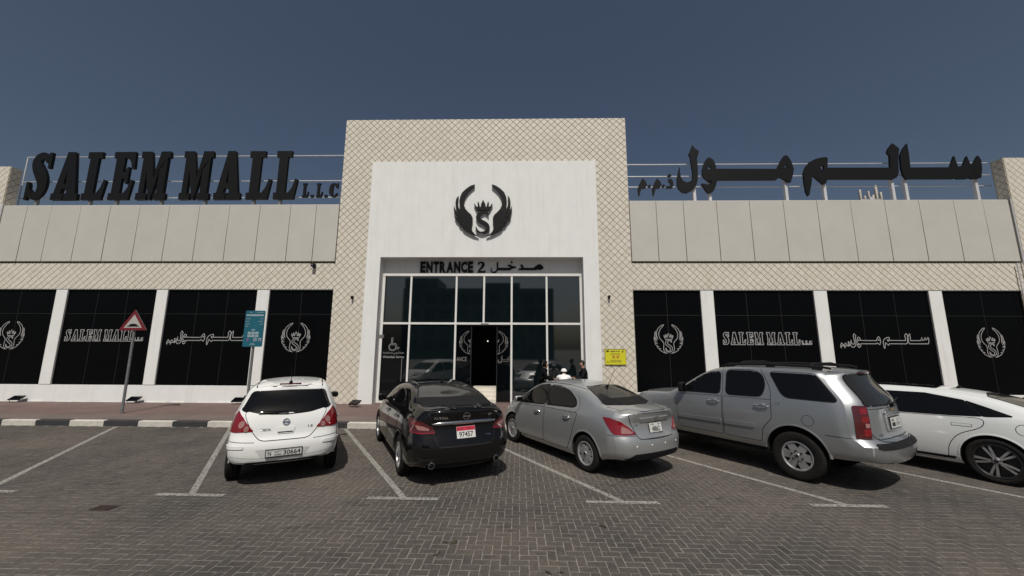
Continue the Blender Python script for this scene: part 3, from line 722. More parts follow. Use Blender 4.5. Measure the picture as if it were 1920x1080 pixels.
# ================================================================== SMALL THINGS ON AND BEFORE THE WALL
def floodlight(x, y, rz, label):
    t = thing('floodlight', label, 'floodlight', (x, y, ZP), rz, 'floodlights along the foot of the facade')
    mb = MB(); mb.box(-.19, .19, -.02, .02, -.13, .13); hd = mb.build('lamp_housing', M['black_plastic'], t, local=True); bevel(hd, .008, 2)
    hd.location = (0, 0, .155); hd.rotation_euler = (R(-62), 0, R(0))
    mb = MB(); mb.box(-.17, .17, -.024, -.0205, -.11, .11); l = mb.build('lamp_glass', M['dark_glass'], hd, local=True)
    mb = MB(); mb.tube([(-.205, 0, .155), (-.205, -.02, .01), (.205, -.02, .01), (.205, 0, .155)], .011, 6); mb.build('bracket', M['steel'], t, local=True)
    mb = MB()
    for k in range(5): mb.box(-.15+.07*k, -.14+.07*k, .02, .045, -.1, .1)
    mb.build('cooling_fin', M['black_plastic'], hd, local=True)
floodlight(-18.80, 14.30, R(8), 'black floodlight on the pavement below the far left emblem window')
floodlight(-14.30, 14.28, R(6), 'black floodlight on the pavement just right of the warning sign pole')
floodlight(-10.35, 14.25, R(4), 'black floodlight on the pavement behind the white hatchback mirror')
floodlight(-5.82, 13.78, R(-18), 'black floodlight on the pavement before the left foot of the portal')
def sconce(x, z, label):
    t = thing('wall_spotlight', label, 'spotlight', (x, YF, z), 0, 'spotlights beside the portal')
    mb = MB(); mb.box(-.04, .04, -.02, .0, -.05, .05); mb.build('mount', M['black_plastic'], t, local=True)
    mb = MB(); mb.tube([(0, -.02, 0), (0, -.09, -.01)], .012, 6); mb.build('arm', M['black_plastic'], t, local=True)
    mb = MB(); mb.tube([(0, -.09, .06), (0, -.105, -.02), (0, -.11, -.06)], [.038, .042, .025], 10); mb.build('lamp_head', M['black_plastic'], t, 40, local=True)
sconce(-6.49, 4.13, 'small black spotlight on the lattice tiles left of the portal')
sconce(3.41, 4.17, 'small black spotlight on the lattice tiles right of the portal')
t = thing('security_camera', 'small black security camera under the left parapet cladding', 'camera', (-8.10, YF, 5.36))
mb = MB(); mb.box(-.05, .05, -.02, 0, -.05, .05); mb.build('mount', M['black_plastic'], t, local=True)
mb = MB(); mb.box(-.07, .07, -.20, -.03, -.02, .11); bevel(mb.build('camera_body', M['black_plastic'], t, local=True), .015, 2)
mb = MB(); mb.tube([(0, -.202, .045), (0, -.21, .045)], .03, 10); mb.build('lens', M['chrome'], t, local=True)
# yellow notice
t = thing('notice_board', 'yellow warning notice board fixed to the lattice right of the portal', 'notice', (3.57, YF-.02, 1.92))
mb = MB(); mb.box(-.385, .385, -.02, 0, -.28, .28); mb.build('board', pm('yellow_board', (.62, .58, .02), .5, 0, .06, 6), t, local=True)
mb = MB(); 
for a in ((-.392, .392, -.028, -.001, .272, .29), (-.392, .392, -.028, -.001, -.29, -.272), (-.392, -.378, -.028, -.001, -.272, .272), (.378, .392, -.028, -.001, -.272, .272)): mb.box(*a)
mb.build('board_edge', pm('dark_yellow', (.30, .27, .02), .5), t, local=True)
NK = pm('notice_ink', (.05, .045, .02), .6)
def ltext(parent, body, m, x0, x1, z0, z1, y, bold=0, name='print'):
    me = text_mesh(body, m, x0, x1, z0, z1, bold)
    for v in me.vertices: v.co.y += y
    return link(name, me, parent)
mb = MB()
for z, a, b in ((.12, -.17, .2), (.09, -.2, .19), (-.12, -.2, .22), (-.145, -.2, .21), (-.17, -.19, .2), (-.195, -.2, .18)):
    xx = a
    while xx < b: l_ = random.uniform(.02, .06); mb.box(xx, min(xx+l_, b), -.0215, -.0205, z-.006, z+.006); xx += l_+.012
mb.box(-.18, .0, -.0215, -.0205, .18, .215); mb.box(.02, .17, -.0215, -.0205, .185, .21)
mb.prism([[(-.33, .17), (-.25, .17), (-.22, .22), (-.30, .245), (-.345, .22)]], -.0215, -.0205)
mb.prism([[(.24, .23), (.31, .23), (.295, .19), (.285, .15), (.265, .15), (.255, .19)]], -.0215, -.0205)
mb.prism([[(-.32, -.22), (-.26, -.22), (-.26, -.17), (-.29, -.14), (-.32, -.17)], [(-.308, -.21), (-.308, -.175), (-.29, -.155), (-.272, -.175), (-.272, -.21)]], -.0215, -.0205)
mb.build('print', NK, t, local=True)
mb = MB()
for x in (-.07, .08): mb.prism([arc(x, .0, .062, .062, 0, 345, 16), arc(x, 0, .046, .046, 0, 345, 16)], -.0215, -.0205); mb.box(x-.022, x+.022, -.0215, -.0205, -.03, .025)
mb.build('print', pm('notice_red', (.35, .07, .04), .6), t, local=True)
# road sign
t = thing('road_sign', 'red bordered triangular speed bump warning sign on a slightly leaning grey pole', 'road sign', (-12.45, 12.11, ZP), 0)
t.rotation_euler = (0, R(-.4), 0)
mb = MB(); mb.tube([(0, 0, 0), (0, 0, 3.0)], .038, 12); mb.tube([(0, 0, 0), (0, 0, .03)], .075, 12); mb.build('pole', M['steel'], t, 40, local=True)
def rtri(r, rc):
    out = []
    for k in range(3):
        a = 90+120*k; c = ((r-2*rc)*math.cos(R(a)), (r-2*rc)*math.sin(R(a)))
        out += arc(c[0], c[1], rc, rc, a-60, a+60, 6)
    return out
tz = 2.77
T1 = [(x*1.0, z*.83+2.807) for x, z in rtri(.535, .014)]; T2 = [(x*1.0, z*.83+2.807) for x, z in rtri(.345, .006)]
mb = MB(); mb.prism([T1], -.066, -.05); mb.build('sign_panel', M['steel'], t, local=True)
mb = MB(); mb.prism([T1, T2], -.069, -.0665); mb.build('sign_border', pm('sign_red', (.15, .012, .02), .45, 0, .08, 5), t, local=True)
mb = MB(); mb.prism([T2], -.068, -.0665); mb.build('sign_face', pm('sign_white', (.40, .39, .36), .5, 0, .05, 5), t, local=True)
hp = [(-.21, 2.80), (.21, 2.80), (.21, 2.825), (.16, 2.83)] + [(.15*math.cos(R(a)), 2.835+.06*math.sin(R(a))) for a in range(0, 181, 15)] + [(-.16, 2.83), (-.21, 2.825)]
mb = MB(); mb.prism([[(x*.95, z-.10) for x, z in hp]], -.0705, -.0682); mb.build('sign_symbol', M['black_sign'], t, local=True)
# parking information sign
PYb = 12.95
t = thing('parking_sign', 'teal parking tariff sign on a grey pole beside the third window pier', 'parking sign', (-9.10, PYb, ZP), 0)
mb = MB(); mb.tube([(0, 0, 0), (0, 0, 3.1)], .042, 12); mb.tube([(0, 0, 0), (0, 0, .03)], .08, 12); mb.build('pole', M['steel'], t, 40, local=True)
def rrect(x0, x1, z0, z1, r): return arc(x1-r, z1-r, r, r, 0, 90, 5)+arc(x0+r, z1-r, r, r, 90, 180, 5)+arc(x0+r, z0+r, r, r, 180, 270, 5)+arc(x1-r, z0+r, r, r, 270, 360, 5)
mb = MB(); mb.prism([rrect(-.335, .335, 2.08, 3.31, .04)], -.075, -.05); mb.build('sign_panel', pm('teal_board', (.010, .105, .15), .45, 0, .08, 4), t, local=True)
TW = pm('sign_print_white', (.26, .34, .37), .5)
mb = MB(); mb.box(-.30, .30, -.0768, -.0755, 3.12, 3.18)
for r_ in range(2):
    for c_ in range(3): mb.box(-.19+.13*c_, -.19+.13*c_+.115, -.0768, -.0755, 2.50-.10*r_, 2.585-.10*r_)
mb.box(-.07, .05, -.0768, -.0755, 2.63, 2.67); mb.box(.03, .14, -.0768, -.0755, 2.27, 2.37); mb.box(.2, .3, -.0768, -.0755, 2.27, 2.37)
for z, a, b in ((3.03, -.3, -.14), (2.94, -.3, -.18), (2.85, -.3, -.15), (2.77, -.3, -.2), (3.03, .2, .3), (2.94, .14, .3), (2.85, .2, .3), (2.15, -.1, .1), (2.19, -.07, .07), (3.25, -.2, -.1), (3.25, .05, .3)): mb.box(a, b, -.0768, -.0755, z-.008, z+.008)
mb.build('print', TW, t, local=True)
mb = MB(); mb.prism([arc(-.17, 2.32, .05, .05, 0, 350, 16)], -.0768, -.0755); mb.box(.05, .12, -.0785, -.0772, 2.30, 2.34); mb.box(.215, .285, -.0785, -.0772, 2.285, 2.33)
mb.build('print', pm('sign_print_violet', (.16, .10, .22), .5), t, local=True)
# conduits down the right end of the wing
for x, z1 in ((19.06, 8.06), (18.80, 5.5)):
    MB().tube([(x, YF-.09, z1), (x, YF-.09, ZP)], .025, 8).build('conduit', M['rail'], B, 40)
MB().tube([(-21.22, YF-.09, 8.0), (-21.22, YF-.09, ZP)], .025, 8).build('conduit', M['rail'], B, 40)
# mobile phone mast far behind the right wing
t = thing('antenna_mast', 'cluster of pale phone antennas rising behind the right roof edge', 'antenna', (38, 40, 0))
mb = MB(); mb.box(-.2, .2, -.2, .2, 0, 18.6); mb.build('mast', M['rail'], t, local=True)
AM = pm('antenna_cream', (.50, .47, .40), .6)
for x, z0, z1, wd in ((-1.0, 18.2, 19.5, .18), (-.1, 18.3, 19.35, .14), (.75, 18.2, 20.0, .22), (1.2, 18.2, 19.2, .18), (.35, 18.2, 18.9, .2), (-.55, 18.2, 18.8, .15)):
    mb = MB(); mb.box(x-wd/2, x+wd/2, -.1, .1, z0, z1); bevel(mb.build('antenna', AM, t, local=True), .03, 2)
mb = MB(); mb.box(-1.1, 1.3, -.05, .05, 18.3, 18.4); mb.build('crossbar', M['rail'], t, local=True)
# building across the car park (behind the viewer), seen only as a reflection in the entrance glass
BB = pm('far_building_wall', (.12, .115, .11), .9, 0, .1, .2)
t = thing('office_block', 'dark office block reflected in the upper entrance panes', 'building', (-9, -60, 0))
mb = MB(); mb.box(-19, 17, -14, 0, 0, 16.5); mb.box(-19, -11, -12, -1, 16.5, 19.2); mb.box(0, 9, -12, -1, 16.5, 18); mb.build('wall', BB, t, local=True)
for fl in range(4):
    for k in range(9):
        mb = MB(); mb.box(-17.5+3.9*k, -15.2+3.9*k, -.02, .02, 2+3.6*fl, 4.2+3.6*fl); mb.build('window', M['dark_glass'], t, local=True)
# ================================================================== CARS
def pchip(pts):
    xs = [p[0] for p in pts]; ys = [p[1] for p in pts]; n = len(xs)
    if n == 1: return lambda x: ys[0]
    h = [xs[i+1]-xs[i] for i in range(n-1)]; d = [(ys[i+1]-ys[i])/h[i] for i in range(n-1)]
    m = [d[0]] + [0 if d[i-1]*d[i] <= 0 else 3*(h[i-1]+h[i])/((2*h[i]+h[i-1])/d[i-1]+(h[i]+2*h[i-1])/d[i]) for i in range(1, n-1)] + [d[-1]]
    def f(x):
        if x <= xs[0]: return ys[0]
        if x >= xs[-1]: return ys[-1]
        i = max(k for k in range(n-1) if xs[k] <= x); t = (x-xs[i])/h[i]
        return ys[i]*(1+2*t)*(1-t)**2 + h[i]*m[i]*t*(1-t)**2 + ys[i+1]*t*t*(3-2*t) + h[i]*m[i+1]*t*t*(t-1)
    return f
def paint(name, c, metal=0, rough=.35, dust=.15, dc=(.30, .26, .21), coat=1.0, flake=0):
    m, N, L, P = newmat(name)
    P.inputs['Metallic'].default_value = metal; P.inputs['Coat Weight'].default_value = coat; P.inputs['Coat Roughness'].default_value = .07
    P.inputs['Roughness'].default_value = rough
    if not metal: P.inputs['Specular IOR Level'].default_value = 0
    n1 = noise(N, L, pos(N, L), 3.3, 6, .65)
    k = ramp(N, L, n1, .3, .8, [dust*.35]*3, [dust]*3)
    # dust lies thicker low on the body
    ob = N.new('ShaderNodeTexCoord').outputs['Object']; sx = N.new('ShaderNodeSeparateXYZ'); L.new(ob, sx.inputs[0])
    low = ramp(N, L, sx.outputs['Z'], .25, .75, [min(.6, dust*2.2)]*3, [0]*3)
    kk = mix(N, L, 1.0, k, low, 'ADD')
    L.new(mix(N, L, kk, c, dc), P.inputs['Base Color'])
    if metal:
        mm = N.new('ShaderNodeMath'); mm.operation = 'MULTIPLY_ADD'; L.new(kk, mm.inputs[0]); mm.inputs[1].default_value = -metal; mm.inputs[2].default_value = metal
        L.new(mm.outputs[0], P.inputs['Metallic'])
    r2 = ramp(N, L, noise(N, L, pos(N, L), 5, 5), .3, .8, [.05+dust*.15]*3, [.07+dust*.9]*3); L.new(r2, P.inputs['Coat Roughness'])
    return m
LAMP_RED = pm('red_lamp_plastic', (.19, .005, .009), .12, 0, .15, 9, coat=1)
LAMP_DARK = pm('deep_red_lamp_plastic', (.065, .004, .007), .12, 0, .15, 9, coat=1)
LAMP_CLEAR = pm('clear_lamp_plastic', (.30, .15, .14), .12, 0, .12, 20, coat=1)
HEAD = pm('headlamp_plastic', (.45, .47, .48), .1, .2, .1, 9, coat=1)
GLASS = glassmat('tinted_car_glass', (.003, .0035, .004), .03, .35, .006, (.25, .22, .18))
GLASS_DUSTY = glassmat('dusty_rear_glass', (.010, .010, .0095), .05, .5, .05, (.26, .235, .20))
PLATE = pm('plate_white', (.55, .55, .53), .45, 0, .05, 20)
PLATE_RED = pm('plate_red', (.42, .02, .05), .45)
INK = pm('plate_ink', (.015, .015, .016), .5)
TRIM = M['black_plastic']
GAP = pm('panel_gap_black', (.008, .008, .008), .8)
ALLOY = pm('alloy_wheel', (.42, .42, .43), .32, .7, .1, 14, coat=.3)
HUBCAP = pm('silver_hubcap', (.36, .36, .365), .4, .5, .12, 14)
ALLOY_DARK = pm('dark_alloy', (.03, .03, .032), .3, .5, .1, 14)

class Car:
    def __init__(s, name, label, loc, deg, spec, mat, scale=1, group='cars parked in the angled bays', z=0):
        s.S = spec; s.mat = mat
        s.root = thing(name, label, 'car', (loc[0], loc[1], z), R(deg+90), group); s.root.scale = (scale,)*3
        s.f = {k: pchip(spec[k]) for k in ('zb', 'W', 'ws', 'zs', 'zr', 'cr', 'rear', 'front')}
        s.dz = spec.get('dz', 0)
        s.tum = pchip(spec['tum']) if isinstance(spec['tum'], list) else (lambda x: spec['tum'])
        s.body()
    def section(s, x):
        f = s.f; zb, W, ws, zs, zr, crn = [f[k](x) for k in ('zb', 'W', 'ws', 'zs', 'zr', 'cr')]
        ze = zr-crn; zs = min(zs, ze-.075); tum = s.tum(x); wr = ws-tum*(ze-zs)
        pts = [(0, zb), (W*.5, zb), (W-.17, zb), (W-.075, zb+.02), (W-.03, zb+.075)]
        z0 = zb+.15
        for k in range(8):
            t = k/7; z = z0+(zs-z0)*t; a, b, c = W-.012, W, ws; tm = s.S.get('bulge', .5)
            y = a*(t-tm)*(t-1)/(tm) + b*t*(1-t)/(tm*(1-tm)) + c*t*(t-tm)/(1-tm)
            pts.append((y, z))
        rf = lambda y: ze+crn*(1-(abs(y)/wr)**2.2)
        h = ze-zs; r = min(s.S.get('rr', .10), h*.7); rr = r*1.5
        for k in range(1, 6):
            t = k/5*(h-r)/h; pts.append((ws-tum*h*t, zs+h*t))
        A = Vector((ws-tum*(h-r), ze-r)); C_ = Vector((wr-rr, rf(wr-rr))); Bv = Vector((wr+.01, ze+.012))
        for k in range(1, 5):
            t = k/5; q = A*(1-t)**2+Bv*2*t*(1-t)+C_*t*t; pts.append((q.x, q.y))
        y0 = wr-rr
        for k in range(7): y = y0*(1-k/6); pts.append((y, rf(y)))
        return pts
    def body(s):
        S = s.S; L = S['L']; n = 84
        xs = sorted(set([0, L] + [L*(.5-.5*math.cos(math.pi*(k+.0)/n)) for k in range(n+1)]))
        vs, fs = [], []
        rings = [s.section(x) for x in xs]; m = len(rings[0])
        ra, rb = S['roh'], S['foh']
        def warp(x, y, z, hw):
            u = min(1, abs(y)/max(hw, .05))
            if x < ra:
                t = (1-x/ra)**2; x += t*(s.f['rear'](z)+S['bow'][0]*u*u+S['bow'][1]*u**S.get('bp', 9))
            if x > L-rb:
                t = (1-(L-x)/rb)**2; x -= t*(s.f['front'](z)+S['bow'][2]*u*u+S['bow'][3]*u**7)
            return (x, y, z)
        def hwid(ring, z):
            return max(p[0] for p in ring)
        for x, ring in zip(xs, rings):
            for i, (y, z) in enumerate(ring): vs.append(warp(x, y, z, y if y > .3 else ring[0][0]+.5 if 0 else max(q[0] for q in ring)))
            for i in range(m-2, 0, -1): y, z = ring[i]; vs.append(warp(x, -y, z, y if y > .3 else max(q[0] for q in ring)))
        P = 2*m-2
        for a in range(len(xs)-1):
            for k in range(P): fs.append((a*P+k, a*P+(k+1) % P, (a+1)*P+(k+1) % P, (a+1)*P+k))
        us = [.985, .96, .92, .86, .78, .66, .5, .3, 0]
        for ai, sgn in ((0, 1), (len(xs)-1, -1)):
            ring = rings[ai]; x = xs[ai]; base = ai*P
            wmax = max(q[0] for q in ring); grid = {}
            for j, (y, z) in enumerate(ring):
                for sd in (1, -1):
                    prev = base+j if sd == 1 else base+(P-j) % P
                    row = [prev]
                    for u in us:
                        if u == 0 and sd == -1: row.append(grid[j, 1][-1]); continue
                        if y < 1e-6: row.append(prev); continue
                        hw = y if y > .3 else wmax
                        vs.append(warp(x, sd*y*u, z, hw)); row.append(len(vs)-1)
                    if y < 1e-6: row = [prev]*(len(us)+1)
                    grid[j, sd] = row
            for sd in (1, -1):
                for j in range(m-1):
                    for k in range(len(us)):
                        q = [grid[j, sd][k], grid[j, sd][k+1], grid[j+1, sd][k+1], grid[j+1, sd][k]]
                        q = [v for i, v in enumerate(q) if v not in q[:i]]
                        if len(q) > 2: fs.append(tuple(q))
        me = bpy.data.meshes.new('body'); me.from_pydata(vs, [], fs); me.materials.append(s.mat); me.materials.append(GAP)
        bm = bmesh.new(); bm.from_mesh(me); bmesh.ops.remove_doubles(bm, verts=bm.verts, dist=1e-4)
        bmesh.ops.recalc_face_normals(bm, faces=bm.faces)
        s.bvh = BVHTree.FromBMesh(bm)
        for f_ in bm.faces:
            if f_.normal.z < -.75 and f_.calc_center_median().z < .5: f_.material_index = 1
        bm.to_mesh(me); bm.free()
        o = link('body', me, s.root)
        # wheel arches
        cut = MB()
        for xw in S['wx']:
            for sd in (1, -1):
                y0, y1 = (S['track']-.30)*sd, 1.6*sd
                n_ = 40; ra_ = S['arch']; lo, hi = min(y0, y1), max(y0, y1); zc = S['r']+S.get('arch_up', .01)
                ring = [(xw+ra_*math.cos(2*math.pi*k/n_), zc+ra_*math.sin(2*math.pi*k/n_)) for k in range(n_)]
                cut.prism([ring], lo, hi, 0)
        cme = cut.mesh('cut', GAP); recalc(cme); co = link('cut', cme, s.root)
        md = o.modifiers.new('b', 'BOOLEAN'); md.operation = 'DIFFERENCE'; md.object = co; md.solver = 'EXACT'; md.material_mode = 'TRANSFER'
        bpy.context.view_layer.update()
        new = bpy.data.meshes.new_from_object(o.evaluated_get(bpy.context.evaluated_depsgraph_get()))
        o.modifiers.clear(); o.data = new; new.name = 'body'
        bpy.data.objects.remove(co)
        new.polygons.foreach_set('use_smooth', [True]*len(new.polygons)); new.set_sharp_from_angle(angle=R(32)); new.update()
        s.bo = o
        for xw in S['wx']:
            for sd in (1, -1): s.archlip(xw, sd)
            for sd in (1, -1): s.wheel(xw, sd)
    def archlip(s, xw, sd):
        S = s.S; ra_ = S['arch']+.004; zc = S['r']+S.get('arch_up', .01); prof = []
        vs, fs = [], []; n = 36
        for k in range(n+1):
            a = R(3+174*k/n); row = []
            for dr, off in ((-.004, -.03), (-.004, .004), (.008, .006), (.02, .003), (.034, -.008)):
                x, z = xw+(ra_+dr)*math.cos(a), zc+(ra_+dr)*math.sin(a)
                xr, zr_ = xw+(ra_+.034)*math.cos(a), zc+(ra_+.034)*math.sin(a)
                if z < s.f['zb'](x)+.02: z = s.f['zb'](x)+.02; 
                h = s.bvh.ray_cast(Vector((xr, 3*sd, max(zr_, s.f['zb'](xr)+.1))), Vector((0, -sd, 0)))
                h2 = s.bvh.ray_cast(Vector((x, 3*sd, max(z, s.f['zb'](x)+.1))), Vector((0, -sd, 0)))
                yy = (h2[0].y if h2[0] is not None else h[0].y if h[0] is not None else S['track']*sd)
                row.append((x, yy+off*sd, z))
            vs += row
        for k in range(n):
            for j in range(4):
                q = (k*5+j, k*5+j+1, (k+1)*5+j+1, (k+1)*5+j); fs.append(q if sd > 0 else q[::-1])
        mb = MB(); mb.add(vs, fs); o = mb.build('wheel_arch', s.mat, s.root, 50, local=True)
    def wheel(s, xw, sd):
        S = s.S; key = ('wheel', S['rim'], S['r'])
        r, tw = S['r'], S['tw']; rr = S['rr_']
        if key not in WHEELS:
            t = MB(); hw = tw/2
            prof = [(rr-.01, -hw*.75), (rr, -hw*.86), (rr+.02, -hw*.93), (r-.05, -hw), (r-.02, -hw*.93), (r-.004, -hw*.78), (r, -hw*.6), (r, -hw*.45), (r-.008, -hw*.42), (r-.008, -hw*.36), (r, -hw*.33), (r, -.02), (r-.008, -.015), (r-.008, .015), (r, .02), (r, hw*.33), (r-.008, hw*.36), (r-.008, hw*.42), (r, hw*.45), (r, hw*.6), (r-.004, hw*.78), (r-.02, hw*.93), (r-.05, hw), (rr+.02, hw*.93), (rr, hw*.86), (rr-.01, hw*.75)]
            t.lathe(prof[::-1], 48); tm = t.mesh('tyre', M['rubber'], 40)
            m = MB()     # rim faces -y (outside)
            n_sp, w0, w1, style, mt = RIMS[S['rim']]
            yo = -hw*.80
            m.lathe([(rr+.004, yo+.02), (rr+.006, yo-.012), (rr-.006, yo-.016), (rr-.022, yo-.004), (rr-.028, yo+.03), (rr-.03, 0)][::-1], 48, 1 if S['rim'] == 'pair' else 0)
            m.lathe([(0.002, yo+.055), (rr-.02, yo+.06)][::-1], 32, 1)
            for k in range(n_sp):
                a = 2*math.pi*k/n_sp + .3
                for da in ((0,) if style != 'pair' else (-.16, .16)):
                    a2 = a+da; c, s_ = math.cos(a2), math.sin(a2); r0, r1 = rr*.12, rr-.018
                    def pt(rad, tang, y): return (rad*c-tang*s_, y, rad*s_+tang*c)
                    yi, ym = yo-.004, yo+.004
                    vs = [pt(r0, -w0, yi-.008), pt(r0, w0, yi-.008), pt(r1, w1, ym), pt(r1, -w1, ym), pt(r0, -w0*1.1, yi+.03), pt(r0, w0*1.1, yi+.03), pt(r1, w1*1.15, ym+.03), pt(r1, -w1*1.15, ym+.03)]
                    m.add(vs, [(0, 1, 2, 3), (1, 0, 4, 5), (2, 1, 5, 6), (3, 2, 6, 7), (0, 3, 7, 4)])
            m.lathe([(.002, yo-.022), (rr*.16, yo-.02), (rr*.2, yo-.012), (rr*.24, yo+.03)][::-1], 24)
            m.lathe([(.002, yo-.026), (.026, yo-.0255), (.028, yo-.02)][::-1], 16, 1)
            if S['rim'] != 'hubcap':
                for k in range(6 if S['rim'] == 'suv' else 5):
                    a = 2*math.pi*k/(6 if S['rim'] == 'suv' else 5); rad = rr*(.36 if S['rim'] == 'suv' else .17)
                    m.lathe([(.001, -.012), (.011 if S['rim'] != 'suv' else .015, -.012), (.012 if S['rim'] != 'suv' else .016, .0)][::-1], 10, 1, 'y', (rad*math.cos(a), yo-.014 if S['rim'] == 'suv' else yo-.012, rad*math.sin(a)))
            rm = m.mesh('rim', [mt, ALLOY_DARK if S['rim'] in ('pair',) else GAP], 35); recalc(rm)
            WHEELS[key] = (tm, rm)
        tm, rm = WHEELS[key]
        e = part_empty('wheel', s.root, (xw, (S['track']-tw/2)*sd, S['r'])); e.rotation_euler = (0, random.uniform(0, 6), math.pi if sd > 0 else 0)
        link('tyre', tm, e); link('rim', rm, e)
    # ---- projection of flat outlines on the body
    def caster(s, how, a=38):
        if how in ('L', 'R'):
            sd = 1 if how == 'L' else -1
            return (lambda u, v: Vector((u, 4*sd, v))), Vector((0, -sd, 0)), (lambda x, z: (x, z)), sd > 0
        if how == 'rear': return (lambda u, v: Vector((-4, u, v))), Vector((1, 0, 0)), (lambda y, z: (y, z+s.dz)), True
        if how == 'front': return (lambda u, v: Vector((s.S['L']+4, u, v))), Vector((-1, 0, 0)), (lambda y, z: (y, z)), False
        if how == 'top': return (lambda u, v: Vector((u, v, 5))), Vector((0, 0, -1)), (lambda x, y: (x, y)), False
        sd = 1 if how == 'dL' else -1
        ca, sa = math.cos(R(a)), math.sin(R(a)); d = Vector((ca, -sd*sa, 0)); e = Vector((sa, sd*ca, 0))
        return (lambda u, v: e*u - d*5 + Vector((0, 0, v)) + d*0), d, (lambda x, y, z: (x*sa+abs(y)*ca, z+s.dz)), sd > 0
    def hit(s, st, d):
        h = s.bvh.ray_cast(st, d)
        if h[0] is None:
            q = s.bvh.find_nearest(st + d*4.2); return q[0], q[1]
        return h[0], h[1]
    def decal(s, name, pts, how, mat, off=.004, parent=None, th=.01, step=.07, a=38, rnd=0, grow=0):
        st, d, pj, flip = s.caster(how, a)
        pts = [pj(*p) for p in pts]
        if rnd: pts = roundp(pts, rnd)
        if grow: pts = growp(pts, grow)
        bm = bmesh.new()
        bm.faces.new([bm.verts.new((u, v, 0)) for u, v in pts])
        u0, u1, v0, v1 = min(p[0] for p in pts), max(p[0] for p in pts), min(p[1] for p in pts), max(p[1] for p in pts)
        for lo, hi, no in ((u0, u1, (1, 0, 0)), (v0, v1, (0, 1, 0))):
            k = max(1, int((hi-lo)/step))
            for i in range(1, k):
                c = lo+(hi-lo)*i/k
                bmesh.ops.bisect_plane(bm, geom=bm.verts[:]+bm.edges[:]+bm.faces[:], plane_co=(c, 0, 0) if no[0] else (0, c, 0), plane_no=no)
        bmesh.ops.triangulate(bm, faces=[f for f in bm.faces if len(f.verts) > 4])
        bm.normal_update(); nn = {}
        for v in bm.verts:
            co, n = s.hit(st(v.co.x, v.co.y), d); nn[v] = n if n.dot(d) < 0 else -d
            v.co = co
        for v in bm.verts: v.co += nn[v]*off
        bm.normal_update()
        c0 = sum((f.normal.dot(d) for f in bm.faces))
        if c0 > 0: bmesh.ops.reverse_faces(bm, faces=bm.faces)
        be = [e for e in bm.edges if len(e.link_faces) == 1]
        if th:
            r = bmesh.ops.extrude_edge_only(bm, edges=be)
            nv = [v for v in r['geom'] if isinstance(v, bmesh.types.BMVert)]
            for v in nv:
                src = [e.other_vert(v) for e in v.link_edges if e.other_vert(v) in nn]
                v.co -= (nn[src[0]] if src else -d)*th
            fn = [f for f in r['geom'] if isinstance(f, bmesh.types.BMFace)]
        bmesh.ops.recalc_face_normals(bm, faces=bm.faces)
        c0 = sum(f.normal.dot(d)*f.calc_area() for f in bm.faces)
        if c0 > 0: bmesh.ops.reverse_faces(bm, faces=bm.faces)
        for f in bm.faces: f.smooth = True
        me = bpy.data.meshes.new(name); bm.to_mesh(me); bm.free(); me.materials.append(mat); me.set_sharp_from_angle(angle=R(40))
        return link(name, me, parent or s.root)
    def seam(s, pts, how, wd=.008, off=.0022, mat=None, name='panel_gap', smooth=True, a=38, parent=None):
        st, d, pj, flip = s.caster(how, a)
        pts = [pj(*p) for p in pts]
        c = cr(pts, 8) if smooth else pts
        q = [c[0]]
        for p in c[1:]:
            L_ = math.hypot(p[0]-q[-1][0], p[1]-q[-1][1]); k = max(1, int(L_/.05)); p0 = q[-1]
            for i in range(1, k+1): q.append((p0[0]+(p[0]-p0[0])*i/k, p0[1]+(p[1]-p0[1])*i/k))
        vs, fs = [], []
        for i, p in enumerate(q):
            a_, b_ = q[max(i-1, 0)], q[min(i+1, len(q)-1)]; t = Vector((b_[0]-a_[0], b_[1]-a_[1])).normalized()
            for sg in (-1, 1):
                co, n = s.hit(st(p[0]-sg*t.y*wd/2, p[1]+sg*t.x*wd/2), d)
                vs.append(co+(n if n.dot(d) < 0 else -d)*off)
        for i in range(len(q)-1): fs.append((2*i, 2*i+1, 2*i+3, 2*i+2))
        mb = MB(); mb.add(vs, fs)
        return mb.build(name, mat or GAP, parent or s.root, 40, local=True)
    def panel(s, name, pts, how, rnd=.06, off=.0055, gap=.014, mat=None, a=38):
        s.decal(name+'_gap', pts, how, GAP, off-.0035, None, .004, .04, a, rnd, gap/2)
        return s.decal(name, pts, how, mat or s.mat, off, None, .006, .04, a, rnd, -gap/4)
    def window(s, pts, how, name='side_window', rnd=.03, trim=.022, mat=None, tm=None, off=.005, a=38):
        o = s.decal(name, pts, how, mat or GLASS, off+.0015, None, .006, .06, a, rnd)
        s.decal('window_trim', pts, how, tm or TRIM, off-.0015, o, .006, .08, a, rnd+trim*.6, trim)
        return o
    def frame(s, how, u, v, off=.01):
        """matrix on the skin: x reads right, z up, -y out"""
        st, d, pj, flip = s.caster(how)
        co, n = s.hit(st(u, v+(s.dz if how == 'rear' else 0)), d)
        n = n if n.dot(d) < 0 else -n
        X = Vector((0, -1, 0)) if how == 'rear' else Vector((-1, 0, 0)) if how == 'L' else Vector((1, 0, 0))
        Z = n.cross(X); Z = Z if Z.z > 0 else -Z
        Z.normalize(); X = (Z.cross(n)).normalized()
        if X.dot(Vector((0, -1, 0)) if how == 'rear' else Vector((-1, 0, 0)) if how == 'L' else Vector((1, 0, 0))) < 0: X = -X
        Y = -n
        m = Matrix(((X.x, Y.x, Z.x, 0), (X.y, Y.y, Z.y, 0), (X.z, Y.z, Z.z, 0), (0, 0, 0, 1)))
        m.translation = co+n*off; return m
    def put(s, name, me, mtx, parent=None):
        o = link(name, me, parent or s.root); o.matrix_local = mtx; return o
